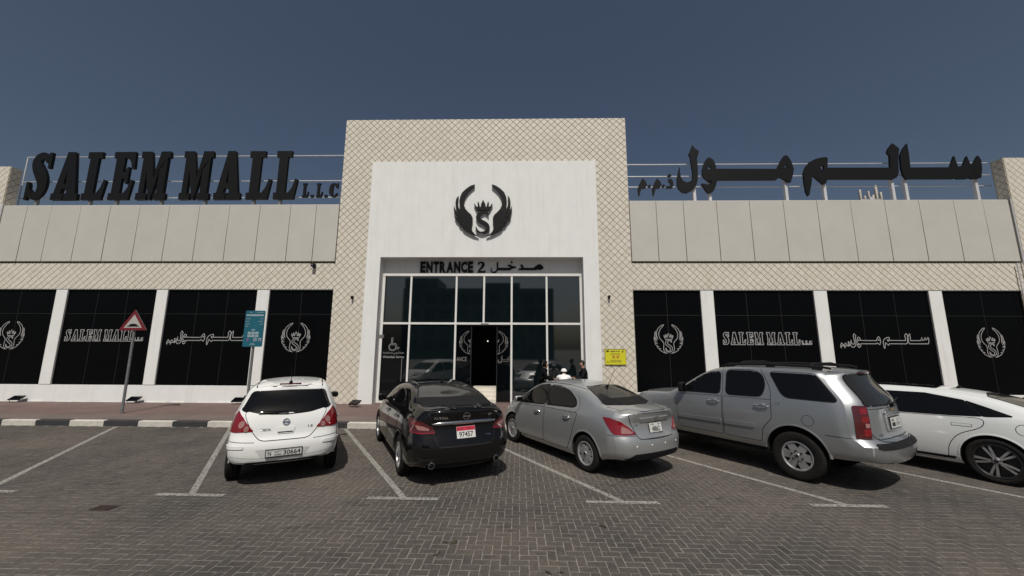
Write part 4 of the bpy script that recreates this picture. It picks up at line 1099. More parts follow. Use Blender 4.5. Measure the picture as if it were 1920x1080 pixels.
    def text(s, body, how, u, v, wd, hg, m, bold=.02, off=.013, name='badge'):
        me = text_mesh(body, m, -wd/2, wd/2, -hg/2, hg/2, bold, None, .0); return s.put(name, me, s.frame(how, u, v, off))
    def badge_ring(s, how, u, v, r, off=.012):
        mb = MB(); n = 24
        mb.lathe([(r, -.006), (r*.98, -.012), (r*.82, -.012), (r*.78, -.004), (r*.9, 0), (r, 0), (r, -.006)][::-1], n)
        mb.box(-r*1.06, r*1.06, -.014, -.002, -r*.2, r*.2)
        me = mb.mesh('emblem', M['chrome'], 40); recalc(me); s.put('emblem', me, s.frame(how, u, v, off))
    def plate(s, v, wd, hg, parts, u=0, off=.016, tilt=None):
        f = s.frame('rear', u, v, off)
        mb = MB(); mb.box(-wd/2-.012, wd/2+.012, 0.001, .02, -hg/2-.012, hg/2+.012); fr_ = s.put('plate_frame', mb.mesh('plate_frame', TRIM), f)
        mb = MB(); mb.box(-wd/2, wd/2, -.004, .004, -hg/2, hg/2); p = s.put('licence_plate', mb.mesh('licence_plate', PLATE), f)
        for kind, *q in parts:
            if kind == 't':
                body, x0, x1, z0, z1, b = q; me = text_mesh(body, INK, x0, x1, z0, z1, b)
            else:
                x0, x1, z0, z1, mm = q; mb = MB(); mb.box(x0, x1, 0, .002, z0, z1); me = mb.mesh('plate_print', mm)
            for vv in me.vertices: vv.co.y -= .0055
            link('plate_print', me, p)
    def mirror(s, x, z, col_, sz=(.11, .21, .15)):
        for sd in (1, -1):
            co, n = s.hit(Vector((x, 4*sd, z)), Vector((0, -sd, 0)))
            mb = MB(); mb.tube([(co.x, co.y-.02*sd, z-.02), (co.x+.01, co.y+.06*sd, z+.0)], [.035, .03], 8)
            mb.build('mirror_arm', TRIM, s.root, 40, local=True)
            mb = MB(); c_ = (co.x+.03, co.y+(.025+sz[1]/2)*sd, z+.03)
            mb.box(c_[0]-sz[0]/2, c_[0]+sz[0]/2, c_[1]-sz[1]/2, c_[1]+sz[1]/2, c_[2]-sz[2]/2, c_[2]+sz[2]/2)
            o = mb.build('mirror', col_, s.root, local=True); bevel(o, .045, 4)
            mb = MB(); mb.box(c_[0]-sz[0]/2-.003, c_[0]-sz[0]/2+.002, c_[1]-sz[1]/2+.025, c_[1]+sz[1]/2-.025, c_[2]-sz[2]/2+.025, c_[2]+sz[2]/2-.025)
            mb.build('mirror_glass', GLASS, o, local=True)
    def handle(s, how, x, z, ln=.2, m=None, door=None):
        f = s.frame(how, x, z, .004)
        mb = MB(); mb.lathe([(.002, .0), (.052, .0005), (.06, -.003), (.064, .001)], 20); me = mb.mesh('handle_recess', s.mat, 40)
        f2 = f.copy(); s.put('handle_recess', me, f2)
        mb = MB(); mb.tube([(-ln/2, -.004, 0), (-ln/2+.015, -.032, 0), (0, -.04, .002), (ln/2-.015, -.032, 0), (ln/2, -.004, 0)], [.012, .015, .017, .015, .012], 8)
        o = s.put('door_handle', mb.mesh('door_handle', m or s.mat, 50), f)
    def antenna(s, x, y, ln, rake):
        co, n = s.hit(Vector((x, y, 5)), Vector((0, 0, -1)))
        mb = MB(); mb.tube([co-Vector((0, 0, .01)), co+Vector((-.02, 0, .03)), co+Vector((-.045, 0, .045))], [.035, .026, .014], 8)
        b = mb.build('antenna_base', TRIM, s.root, 40, local=True)
        if ln:
            mb = MB(); p = co+Vector((-.04, 0, .042)); mb.tube([p, p+Vector((-ln*math.cos(R(rake)), 0, ln*math.sin(R(rake))))], [.005, .003], 6); mb.build('antenna', TRIM, s.root, local=True)
def roundp(pts, r):
    out = []; n = len(pts)
    for i in range(n):
        a, b, c = Vector(pts[i-1]), Vector(pts[i]), Vector(pts[(i+1) % n])
        d1, d2 = (a-b), (c-b); k1, k2 = min(r, d1.length*.45), min(r, d2.length*.45)
        if abs(d1.normalized().dot(d2.normalized())) > .995: out.append(tuple(b)); continue
        p, q = b+d1.normalized()*k1, b+d2.normalized()*k2
        for k in range(6):
            t = k/5; out.append(tuple(p*(1-t)**2+b*2*t*(1-t)+q*t*t))
    return out
def growp(pts, g):
    n = len(pts); ar = sum(pts[i-1][0]*pts[i][1]-pts[i][0]*pts[i-1][1] for i in range(n)); sg = 1 if ar > 0 else -1; out = []
    for i in range(n):
        a, b, c = Vector(pts[i-1]), Vector(pts[i]), Vector(pts[(i+1) % n])
        d1, d2 = (b-a).normalized(), (c-b).normalized(); n1, n2 = Vector((d1.y, -d1.x)), Vector((d2.y, -d2.x))
        m = n1+n2; m = m.normalized() if m.length > .1 else n1
        out.append(tuple(b+m*g*sg*min(2, 1/max(.4, m.dot(n1)))))
    return out
WHEELS = {}
RIMS = {'hubcap': (7, .034, .052, '', HUBCAP), 'suv': (6, .055, .062, '', ALLOY), 'pair': (5, .012, .017, 'pair', ALLOY), 'multi': (10, .017, .02, '', ALLOY), 'plain': (7, .03, .04, '', HUBCAP)}
def half(pts): return pts + [(-y, z) for y, z in pts[::-1] if abs(y) > 1e-6]
def mir(pts): return pts

# ------------------------------------------------------------------ white hatchback
WHITE = paint('white_car_paint', (.74, .75, .735), 0, .4, .05)
hatch = dict(dz=.055, L=4.25, zb=[(0, .36), (.3, .32), (.8, .20), (3.4, .19), (4.25, .24)], W=[(0, .78), (.25, .815), (.9, .83), (3.2, .83), (3.8, .82), (4.25, .74)],
  ws=[(0, .725), (.4, .775), (1.2, .80), (3.0, .80), (3.6, .77), (4.25, .66)], zs=[(0, 1.10), (.6, 1.09), (2.0, 1.02), (3.2, .95), (4.25, .78)],
  zr=[(0, 1.545), (.35, 1.57), (.9, 1.60), (1.6, 1.61), (2.2, 1.575), (2.55, 1.45), (3.25, 1.10), (3.6, 1.02), (4.0, .93), (4.25, .80)],
  cr=[(0, .045), (1, .06), (2.5, .06), (3.3, .06), (4.25, .05)], tum=.40, rr=.11, bulge=.42,
  rear=[(.3, .10), (.38, .02), (.48, 0), (.655, 0), (.715, .035), (.755, .065), (.955, .10), (1.095, .145), (1.175, .19), (1.485, .46), (1.545, .47), (1.61, .50)],
  front=[(.2, .12), (.45, 0), (.62, .02), (.8, .22), (1.0, .5)], bow=(.07, .12, .2, .12), roh=1.5, foh=1.0, wx=(.80, 3.40), track=.84, r=.315, tw=.19, arch=.365, rim='plain', rr_=.2)
c = Car('parked_car', 'white hatchback with black roof antenna and dark tinted rear glass, parked leftmost', (-3.855, 6.47), 29.0, hatch, WHITE, 1.0)
c.window([(-.66, 1.125), (-.63, 1.165), (-.55, 1.385), (0, 1.40), (.55, 1.385), (.63, 1.165), (.66, 1.125), (.35, 1.05), (0, 1.03), (-.35, 1.05)], 'rear', 'rear_window', .05, .016)
c.panel('tailgate', [(-.60, 1.10), (.60, 1.10), (.575, 1.0), (.47, .80), (.38, .685), (.3, .655), (-.3, .655), (-.38, .685), (-.47, .80), (-.575, 1.0)], 'rear', .06)
for h_, sd in (('dL', 1), ('dR', -1)):
    lp = [(.30, .75, 1.115), (.16, .655, 1.02), (.10, .56, .90), (.07, .475, .805), (.16, .72, .795), (.32, .83, .805), (.38, .84, .90), (.36, .80, 1.02)]
    o = c.decal('tail_light', lp, h_, LAMP_RED, .010, None, .014, .05, 38, .03)
    for cx_, cz_, r_ in ((.665, .912, .055), (.565, .843, .045)):
        c.decal('lamp_lens', [(.12, cx_+r_*math.cos(R(q)), cz_+r_*math.sin(R(q))) for q in range(0, 360, 24)], h_, LAMP_CLEAR, .014, o, .004, .05)
c.decal('brake_light', [(-.17, 1.475), (.17, 1.475), (.165, 1.505), (-.165, 1.505)], 'rear', LAMP_DARK, .012, None, .01)
c.badge_ring('rear', 0, .925, .052); c.text('TIIDA', 'rear', .285, .825, .155, .03, M['chrome'], .03, .02); c.text('1.8', 'rear', -.36, .835, .07, .035, M['chrome'], .03)
c.decal('tailgate_handle', [(-.14, .845), (.14, .845), (.115, .745), (-.115, .745)], 'rear', WHITE, .016, None, .012, .05, 38, .02)
c.decal('tailgate_handle_grip', [(-.112, .775), (.112, .775), (.105, .757), (-.105, .757)], 'rear', GAP, .018, None, .004)
c.decal('plate_recess_shade', [(-.38, .515), (.40, .535), (.30, .395), (-.30, .39)], 'rear', pm('recess_shade_white', (.5, .5, .49), .5), .003, None, .004, .06, 38, .02)  # flush patch in greyer white, painting the shade of the plate recess
c.plate(.465, .50, .10, [('t', 'N', -.225, -.18, -.034, .034, .02), ('t', '30664', -.01, .235, -.036, .036, .02), ('t', '\ufef2\ufe91\ufea9', -.135, -.03, .004, .038, .02), ('t', 'DUBAI', -.135, -.035, -.036, -.010, .02), ('b', -.246, .246, .044, .047, INK), ('b', -.246, .246, -.047, -.044, INK)], -.01)
for sd in (1, -1):
    c.decal('rub_strip', [(.16, sd*.47, .605), (.3, sd*.80, .605), (.34, sd*.82, .605), (.34, sd*.82, .555), (.3, sd*.8, .555), (.16, sd*.47, .555)], 'dL' if sd > 0 else 'dR', WHITE, .014, None, .014, .06, 38, .02)
c.seam([(-.80, .665), (-.6, .65), (-.42, .64)], 'rear'); c.seam([(.80, .665), (.6, .65), (.42, .64)], 'rear')
c.seam([(-.74, .445), (-.33, .395), (.33, .395), (.74, .445)], 'rear', .006, .002, pm('crease_shade_grey', (.3, .3, .3), .6), 'bumper_crease_shade')  # grey line painted as the shade along the bumper crease
c.decal('rear_valance', [(-.64, .345), (.64, .345), (.62, .317), (-.62, .317)], 'rear', TRIM, .006, None, .006, .02)
mb = MB(); co, n = c.hit(Vector((-4, .0, 1.135)), Vector((1, 0, 0)))
mb.tube([co+Vector((-.03, 0, 0)), co+Vector((-.045, .02, .02)), co+Vector((-.03, .42, .03))], [.022, .014, .008], 8); mb.build('rear_wiper', TRIM, c.root, 40, local=True)
c.antenna(.60, 0, .30, 50)
for h_ in 'LR':
    c.window([(1.02, 1.08), (1.98, 1.03), (1.98, 1.43), (1.35, 1.42), (1.12, 1.30)], h_, rnd=.05); c.window([(2.06, 1.03), (3.0, .995), (2.55, 1.33), (2.3, 1.42), (2.06, 1.43)], h_, rnd=.05)
    c.panel('rear_door', [(1.15, .99), (2.0, .95), (2.0, .30), (1.30, .30), (1.15, .55)], h_); c.panel('front_door', [(2.03, .95), (3.02, .92), (3.1, .6), (3.0, .30), (2.03, .30)], h_)
    c.handle(h_, 1.28, .86); c.handle(h_, 2.18, .84)
    c.decal('roof_gutter', [(.55, 0), (2.3, 0), (2.3, .012), (.55, .012)] if 0 else [(.50, (1 if h_ == 'L' else -1)*.50), (2.35, (1 if h_ == 'L' else -1)*.545), (2.35, (1 if h_ == 'L' else -1)*.563), (.50, (1 if h_ == 'L' else -1)*.518)], 'top', TRIM, .004, None, .004, .2)
    c.decal('headlight', [(4.0, .6 if h_ == 'L' else -.6, .80), (3.5, .78 if h_ == 'L' else -.78, .9), (3.6, .8 if h_ == 'L' else -.8, .7), (4.1, .55 if h_ == 'L' else -.55, .65)] if 0 else [((1 if h_ == 'L' else -1)*.42, .68), ((1 if h_ == 'L' else -1)*.70, .80), ((1 if h_ == 'L' else -1)*.72, .66), ((1 if h_ == 'L' else -1)*.45, .58)], 'front', HEAD, .008)
c.window([(-.60, 1.12), (.60, 1.12), (.52, 1.42), (-.52, 1.42)], 'front', 'windscreen', .04)
c.mirror(2.93, 1.06, TRIM, (.10, .17, .13))

# ------------------------------------------------------------------ black sedan
BLACK = paint('black_car_paint', (.0035, .0035, .004), 0, .3, .012, (.16, .13, .10))
altima = dict(dz=.06, L=4.86, zb=[(0, .29), (.3, .25), (.9, .20), (3.9, .18), (4.86, .22)], W=[(0, .84), (.3, .90), (1.1, .918), (3.8, .918), (4.4, .89), (4.86, .76)],
  ws=[(0, .775), (.5, .80), (1.2, .83), (3.4, .835), (4.2, .80), (4.86, .66)], zs=[(0, 1.06), (.5, 1.08), (1.2, 1.05), (2.4, 1.0), (3.6, .96), (4.86, .78)],
  zr=[(0, 1.215), (.25, 1.24), (.52, 1.26), (.72, 1.285), (1.0, 1.365), (1.35, 1.465), (1.75, 1.525), (2.2, 1.54), (2.7, 1.495), (3.0, 1.42), (3.72, 1.09), (4.0, 1.03), (4.5, .93), (4.86, .80)],
  cr=[(0, .03), (.6, .035), (1.2, .06), (2.6, .06), (3.7, .05), (4.86, .05)], tum=[(0, .9), (.55, .75), (1.1, .48), (3.0, .44), (3.7, .6), (4.86, .8)], rr=.11, bulge=.45,
  rear=[(.25, .14), (.36, .06), (.5, .01), (.64, 0), (.70, .02), (.78, .06), (.92, .10), (1.02, .085), (1.16, .05), (1.25, .06)],
  front=[(.2, .12), (.45, 0), (.62, .02), (.8, .22), (1.0, .5)], bow=(.10, .14, .22, .14), roh=1.2, foh=1.0, wx=(1.09, 3.865), track=.912, r=.333, tw=.215, arch=.385, rim='multi', rr_=.215)
c = Car('parked_car', 'black sedan with chrome boot strip and red topped licence plate', (-.865, 6.56), 27.3, altima, BLACK, 1.0)
c.window([(-.66, 1.185), (-.64, 1.205), (-.50, 1.40), (0, 1.43), (.50, 1.40), (.64, 1.205), (.66, 1.185), (0, 1.195)], 'rear', 'rear_window', .04, .018, GLASS_DUSTY)
c.panel('boot_lid', [(-.62, 1.10), (.62, 1.10), (.56, .93), (.52, .72), (.46, .58), (-.46, .58), (-.52, .72), (-.56, .93)], 'rear', .05)
q_ = [c.hit(Vector((-4, -.55+.11*i, .975+.012*(1-(i/5-1)**2))), Vector((1, 0, 0)))[0]+Vector((.004, 0, 0)) for i in range(11)]
mb = MB(); mb.tube(q_, [.012]+[.034]*9+[.012], 12); mb.build('chrome_strip', M['chrome'], c.root, 60, local=True)
c.badge_ring('rear', 0, 1.035, .062); c.text('ALTIMA', 'rear', .42, 1.015, .24, .045, M['chrome'], .03); c.text('SV', 'rear', -.44, 1.03, .075, .036, M['chrome'], .03)
c.text('PURE', 'rear', -.40, .70, .09, .022, M['chrome'], .02)
c.plate(.765, .32, .185, [('b', -.158, .158, .025, .09, PLATE_RED), ('t', '97457', -.12, .12, -.075, .008, .02), ('t', 'U.A.E', -.14, -.05, .04, .075, .01), ('t', 'AD 11', .03, .14, .04, .075, .01)], -.0)
for h_ in ('dL', 'dR'):
    o = c.decal('tail_light', [(.66, .86, .99), (.30, .84, .985), (.16, .72, .95), (.12, .565, .86), (.11, .50, .775), (.18, .74, .765), (.36, .87, .80), (.52, .88, .90)], h_, LAMP_DARK, .010, None, .014, .05, 38, .03)
    c.decal('lamp_lens', [(.30, .80, .90), (.2, .68, .885), (.15, .59, .845), (.17, .60, .815), (.25, .76, .83)], h_, LAMP_CLEAR, .014, o, .004, .05, 38, .02)
    c.decal('lamp_lens', [(.42, .85, .93), (.24, .74, .93), (.22, .72, .91), (.4, .85, .905)], h_, LAMP_RED, .014, o, .004, .05)
    c.decal('lamp_lens', [(.38, .87, .80), (.2, .74, .785), (.12, .52, .79), (.12, .52, .775), (.2, .74, .768), (.38, .87, .785)], h_, LAMP_RED, .016, o, .004, .05)
c.seam([(-.46, .565), (.46, .565)], 'rear', .012, .003)
for sd in (1, -1):
    mb = MB(); mb.lathe([(.048, 0), (.05, -.12), (.043, -.122), (.040, -.05), (.002, -.04)], 20); me = mb.mesh('exhaust_pipe', M['chrome'], 40); recalc(me)
    e = link('exhaust_pipe', me, c.root); e.location = (.20, .56*sd, .355); e.rotation_euler = (0, 0, R(-90))
c.decal('rear_valance', [(-.66, .32), (.66, .32), (.62, .25), (-.62, .25)], 'rear', TRIM, .006, None, .006, .025, 38, .02)
c.antenna(1.62, 0, 0, 0)
for h_ in 'LR':
    w1 = c.window([(1.62, 1.11), (2.42, 1.075), (2.42, 1.375), (2.0, 1.38), (1.72, 1.335), (1.52, 1.25)], h_, rnd=.04, tm=M['chrome'], trim=.012); c.window([(2.50, 1.07), (3.48, 1.03), (3.12, 1.20), (2.82, 1.325), (2.5, 1.37)], h_, rnd=.04, tm=M['chrome'], trim=.012)
    c.window([(1.30, 1.13), (1.56, 1.115), (1.46, 1.24)], h_, 'quarter_window', rnd=.03, tm=M['chrome'], trim=.012)
    c.panel('rear_door', [(1.42, 1.02), (2.42, 1.0), (2.42, .32), (1.60, .32), (1.47, .60)], h_); c.panel('front_door', [(2.46, 1.0), (3.44, .97), (3.5, .6), (3.42, .32), (2.46, .32)], h_)
    c.handle(h_, 1.64, .92, .2, M['chrome']); c.handle(h_, 2.62, .90, .2, M['chrome'])
    c.decal('headlight', [((1 if h_ == 'L' else -1)*.42, .66), ((1 if h_ == 'L' else -1)*.74, .80), ((1 if h_ == 'L' else -1)*.74, .68), ((1 if h_ == 'L' else -1)*.45, .60)], 'front', HEAD, .008)
    c.seam([(.36, (1 if h_ == 'L' else -1)*.60), (.62, (1 if h_ == 'L' else -1)*.63)], 'top')
c.seam([(-.58, 1.165), (.58, 1.165)], 'rear', .006, .002)
c.window([(-.62, 1.12), (.62, 1.12), (.52, 1.41), (-.52, 1.41)], 'front', 'windscreen', .04)
c.mirror(3.28, 1.06, BLACK, (.11, .19, .14))

# ------------------------------------------------------------------ silver sedan
SILVER = paint('silver_car_paint', (.46, .475, .48), .75, .42, .08, (.32, .31, .29))
sunny = dict(dz=.115, L=4.45, zb=[(0, .34), (.3, .31), (.9, .19), (3.6, .18), (4.45, .22)], W=[(0, .80), (.3, .838), (1.0, .848), (3.5, .848), (4.1, .82), (4.45, .72)],
  ws=[(0, .73), (.5, .755), (1.2, .785), (3.2, .79), (3.9, .75), (4.45, .62)], zs=[(0, 1.05), (.5, 1.06), (1.2, 1.02), (2.2, .98), (3.4, .92), (4.45, .76)],
  zr=[(0, 1.15), (.2, 1.18), (.46, 1.20), (.60, 1.215), (.95, 1.34), (1.35, 1.475), (1.75, 1.53), (2.15, 1.535), (2.6, 1.50), (2.9, 1.42), (3.55, 1.07), (3.8, 1.01), (4.2, .90), (4.45, .77)],
  cr=[(0, .04), (.6, .045), (1.2, .06), (2.6, .06), (3.6, .05), (4.45, .05)], tum=[(0, .9), (.5, .75), (1.1, .46), (2.9, .42), (3.6, .6), (4.45, .8)], rr=.11, bulge=.45,
  rear=[(.30, .12), (.37, .03), (.5, 0), (.665, 0), (.715, .03), (.775, .06), (.975, .09), (1.015, .07), (1.115, .04), (1.2, .05)],
  front=[(.2, .12), (.45, 0), (.62, .02), (.8, .2), (1.0, .45)], bow=(.10, .15, .22, .12), roh=1.0, foh=.9, wx=(.97, 3.57), track=.845, r=.318, tw=.185, arch=.37, rim='hubcap', rr_=.205)
c = Car('parked_car', 'dusty silver sedan with plain hubcaps and a rear roof antenna', (2.42, 6.985), 31.8, sunny, SILVER, 1.0)
c.window([(-.585, 1.085), (-.56, 1.11), (-.43, 1.325), (0, 1.35), (.43, 1.325), (.56, 1.11), (.585, 1.085), (0, 1.095)], 'rear', 'rear_window', .04, .014, GLASS_DUSTY)
c.panel('boot_lid', [(-.575, .985), (.575, .985), (.56, .90), (.50, .76), (.44, .60), (.38, .575), (-.38, .575), (-.44, .60), (-.50, .76), (-.56, .90)], 'rear', .05)
c.decal('boot_garnish', [(-.36, .915), (.36, .915), (.345, .855), (.32, .84), (-.32, .84), (-.345, .855)], 'rear', SILVER, .024, None, .02, .06, 38, .012)
c.badge_ring('rear', -.0, .925, .042, .03); c.text('SUNNY', 'rear', .42, .865, .15, .025, M['chrome'], .02); c.text('1.5', 'rear', .44, .80, .07, .028, M['chrome'], .02)
c.plate(.735, .30, .155, [('t', '48862', -.095, .095, -.065, .022, .02), ('t', 'UAE', -.12, -.03, .04, .066, .01), ('t', 'DXB', .05, .12, .04, .066, .01)])
c.seam([(.30, .68), (.30, .64), (.25, .63), (-.25, .63), (-.30, .64), (-.30, .68)], 'rear', .01, .0075, SILVER, 'plate_bay_edge', False)
for h_ in ('dL', 'dR'):
    o = c.decal('tail_light', [(.52, .80, .90), (.36, .785, .905), (.22, .69, .865), (.14, .575, .77), (.10, .455, .655), (.18, .66, .645), (.29, .79, .65), (.35, .82, .73), (.43, .82, .82)], h_, LAMP_RED, .010, None, .014, .05, 38, .025)
    c.decal('lamp_lens', [(.22, .67, .79), (.16, .59, .745), (.12, .50, .672), (.15, .58, .668), (.21, .70, .672)], h_, LAMP_CLEAR, .014, o, .004, .05, 38, .02)
c.seam([(.40, .575), (.0, .56), (-.40, .575)], 'rear', .008, .0025)
for sd in (1, -1): c.seam([(.12, sd*.44, .635), (.2, sd*.66, .63), (.40, sd*.83, .63)], 'dL' if sd > 0 else 'dR', .007, .0022)
c.decal('rear_valance', [(-.68, .262), (-.52, .345), (.52, .345), (.68, .262), (.62, .250), (-.62, .250)], 'rear', TRIM, .008, None, .008, .025, 38, .015)
for y in (-.5, -.17, .17, .5):
    f = c.frame('rear', y, .47, .003); mb = MB(); mb.lathe([(.002, -.003), (.014, -.002), (.016, .002)][::-1], 12); c.put('parking_sensor', mb.mesh('parking_sensor', M['frame_white'], 40), f)
c.antenna(1.22, 0, .36, 58)
for h_ in 'LR':
    c.window([(1.30, 1.12), (1.38, 1.085), (2.26, 1.035), (2.26, 1.415), (1.95, 1.415), (1.6, 1.34), (1.36, 1.21)], h_, rnd=.05); c.window([(2.33, 1.03), (3.42, .965), (3.10, 1.17), (2.72, 1.37), (2.33, 1.42)], h_, rnd=.05)
    c.panel('rear_door', [(1.22, .99), (2.26, .97), (2.26, .29), (1.50, .29), (1.36, .55)], h_); c.panel('front_door', [(2.30, .97), (3.36, .91), (3.42, .55), (3.34, .29), (2.30, .29)], h_)
    c.handle(h_, 1.50, .88, .19, M['chrome']); c.handle(h_, 2.52, .855, .19, M['chrome'])
    sd = 1 if h_ == 'L' else -1
    c.decal('headlight', [(3.62, .80), (3.85, .90), (4.12, .80), (4.2, .66), (4.0, .66)], h_, HEAD, .006)
    c.decal('headlight', [(sd*.42, .66), (sd*.68, .80), (sd*.70, .66), (sd*.45, .60)], 'front', HEAD, .008)
    c.seam([(1.2, sd*.50), (1.8, sd*.535), (2.4, sd*.54), (2.75, sd*.53)], 'top', .012, .003, TRIM, 'roof_gutter')
    c.seam([(.30, sd*.56), (.46, sd*.61), (.60, sd*.63)], 'top'); c.decal('side_repeater', [(3.52, .80), (3.56, .80), (3.56, .83), (3.52, .83)], h_, LAMP_CLEAR, .004)
    c.seam([(1.30, .99), (1.20, 1.08), (1.22, 1.18), (1.32, 1.30)], h_, .007)
    c.seam([(2.3, .97), (2.295, 1.2), (2.3, 1.42)], h_, .02, .004, TRIM, 'pillar_trim')
c.window([(-.58, 1.10), (.58, 1.10), (.50, 1.42), (-.50, 1.42)], 'front', 'windscreen', .04)
c.mirror(3.20, 1.01, SILVER, (.11, .2, .14))

# ------------------------------------------------------------------ silver SUV
SUVP = paint('silver_suv_paint', (.36, .375, .39), .78, .40, .08, (.27, .25, .22))
suv = dict(L=5.0, zb=[(0, .48), (.35, .46), (.75, .44), (1.6, .42), (4.2, .42), (5.13, .40)], W=[(0, .95), (.25, .985), (1.2, 1.0), (4.2, 1.0), (4.8, .97), (5.13, .86)],
  ws=[(0, .90), (.4, .935), (1.4, .955), (3.6, .955), (4.5, .92), (5.13, .82)], zs=[(0, 1.32), (.8, 1.33), (2.6, 1.30), (3.5, 1.24), (5.13, 1.10)],
  zr=[(0, 1.845), (.4, 1.875), (1.2, 1.90), (2.1, 1.90), (2.55, 1.865), (2.85, 1.77), (3.55, 1.36), (3.72, 1.285), (4.3, 1.24), (4.85, 1.15), (5.0, 1.06)],
  cr=[(0, .035), (1, .04), (3, .05), (4, .05), (5.13, .06)], tum=[(0, .27), (2.9, .27), (3.6, .5), (5.0, .7)], rr=.10, bulge=.5,
  rear=[(.4, .10), (.5, .02), (.60, 0), (.765, .0), (.785, .09), (.82, .13), (1.2, .17), (1.32, .19), (1.80, .46), (1.84, .42), (1.9, .40)],
  front=[(.4, .10), (.6, 0), (.9, .02), (1.1, .06), (1.2, .1)], bow=(.10, .20, .12, .12), bp=7, roh=1.95, foh=.8, wx=(1.2, 4.10), track=.99, r=.402, tw=.265, arch=.47, arch_up=.03, rim='suv', rr_=.235)
c = Car('parked_suv', 'large silver SUV with black roof rails and scraped rear bumper corner', (6.24, 6.53), 33.0, suv, SUVP, 1.0)
c.window([(-.70, 1.325), (-.68, 1.40), (-.60, 1.78), (.60, 1.78), (.68, 1.40), (.70, 1.325)], 'rear', 'rear_window', .06, .018, GLASS_DUSTY)
c.panel('tailgate', [(-.755, 1.27), (.755, 1.27), (.74, .90), (.62, .80), (.3, .775), (-.3, .775), (-.62, .80), (-.74, .90)], 'rear', .06)
c.decal('brake_light', [(-.22, 1.795), (.22, 1.795), (.21, 1.83), (-.21, 1.83)], 'rear', LAMP_DARK, .02, None, .02)
mb = MB(); mb.prism([[(.85, .56), (.66, .57), (.55, .52), (.47, .3), (.45, 0), (.47, -.3), (.55, -.52), (.66, -.57), (.85, -.56)]], 0, .026, 0, lambda q: (q.x, q.z, 1.808+q.y+.03*(q.x-.4))); o = mb.build('roof_spoiler', SUVP, c.root, local=True); bevel(o, .014, 3)
for h_ in ('dL', 'dR'):
    o = c.decal('tail_light', [(0, 1.175, 1.325), (0, .905, 1.325), (0, .935, .84), (0, 1.215, .84)], h_, LAMP_DARK, .012, None, .02, .05, 38, .03)
    for z0, z1 in ((1.20, 1.29), (1.08, 1.17), (.88, .98)):
        c.decal('lamp_lens', [(0, 1.06, z1), (0, .93, z1), (0, .945, z0), (0, 1.075, z0)], h_, LAMP_RED, .016, o, .004, .05, 38, .015)
    c.decal('lamp_lens', [(0, 1.02, 1.065), (0, .935, 1.065), (0, .94, 1.0), (0, 1.025, 1.0)], h_, LAMP_CLEAR, .016, o, .004, .05, 38, .01)
c.decal('plate_bay', [(-.34, 1.22), (.34, 1.22), (.33, .93), (.29, .91), (-.29, .91), (-.33, .93)], 'rear', SUVP, .016, None, .014, .06, 38, .03)
c.decal('tailgate_handle', [(-.33, 1.225), (.33, 1.225), (.32, 1.165), (-.32, 1.165)], 'rear', SUVP, .03, None, .02, .06, 38, .02)
c.plate(1.04, .40, .16, [('t', 'UAE', -.17, -.06, .025, .06, .02), ('t', '\ufef2\ufe91\ufea9', .05, .15, .02, .065, .02), ('b', -.16, -.03, -.055, .005, INK), ('b', .0, .17, -.05, .008, pm('plate_grey', (.3, .3, .3), .5))], 0, .03)
for p_ in ([(-.075, 1.225), (-.03, 1.255), (.07, 1.255), (.03, 1.225)],): c.decal('emblem', p_, 'rear', pm('gold_badge', (.45, .33, .08), .3, .6), .04, None, .01)
c.text('FLEX', 'rear', .56, .885, .10, .026, M['chrome'], .02)
mb = MB(); co, n = c.hit(Vector((-4, -.05, 1.30)), Vector((1, 0, 0)))
mb.tube([co+Vector((-.03, 0, 0)), co+Vector((-.05, .03, .02)), co+Vector((-.01, -.40, .10))], [.03, .016, .009], 8); mb.build('rear_wiper', TRIM, c.root, 40, local=True)
c.decal('bumper_step', [(-.80, .775), (.80, .775), (.83, .715), (.76, .70), (-.76, .70), (-.83, .715)], 'rear', TRIM, .010, None, .012, .025, 38, .02)
c.decal('tow_socket', [(-.62, .60), (-.36, .60), (-.36, .50), (-.62, .50)], 'rear', GAP, .006, None, .004, .06, 38, .02)
for sd in (1, -1): c.seam([(.17, sd*.775, .83), (.42, sd*.99, .83), (.75, sd*1.0, .83)], 'dL' if sd > 0 else 'dR', .009, .003)
c.decal('dent_scrape', [(.19, .90, .77), (.17, .88, .71), (.175, .885, .60), (.185, .9, .585), (.19, .905, .66)], 'dL', pm('scraped_paint', (.36, .36, .36), .6, .3), .004, None, .002, .04)
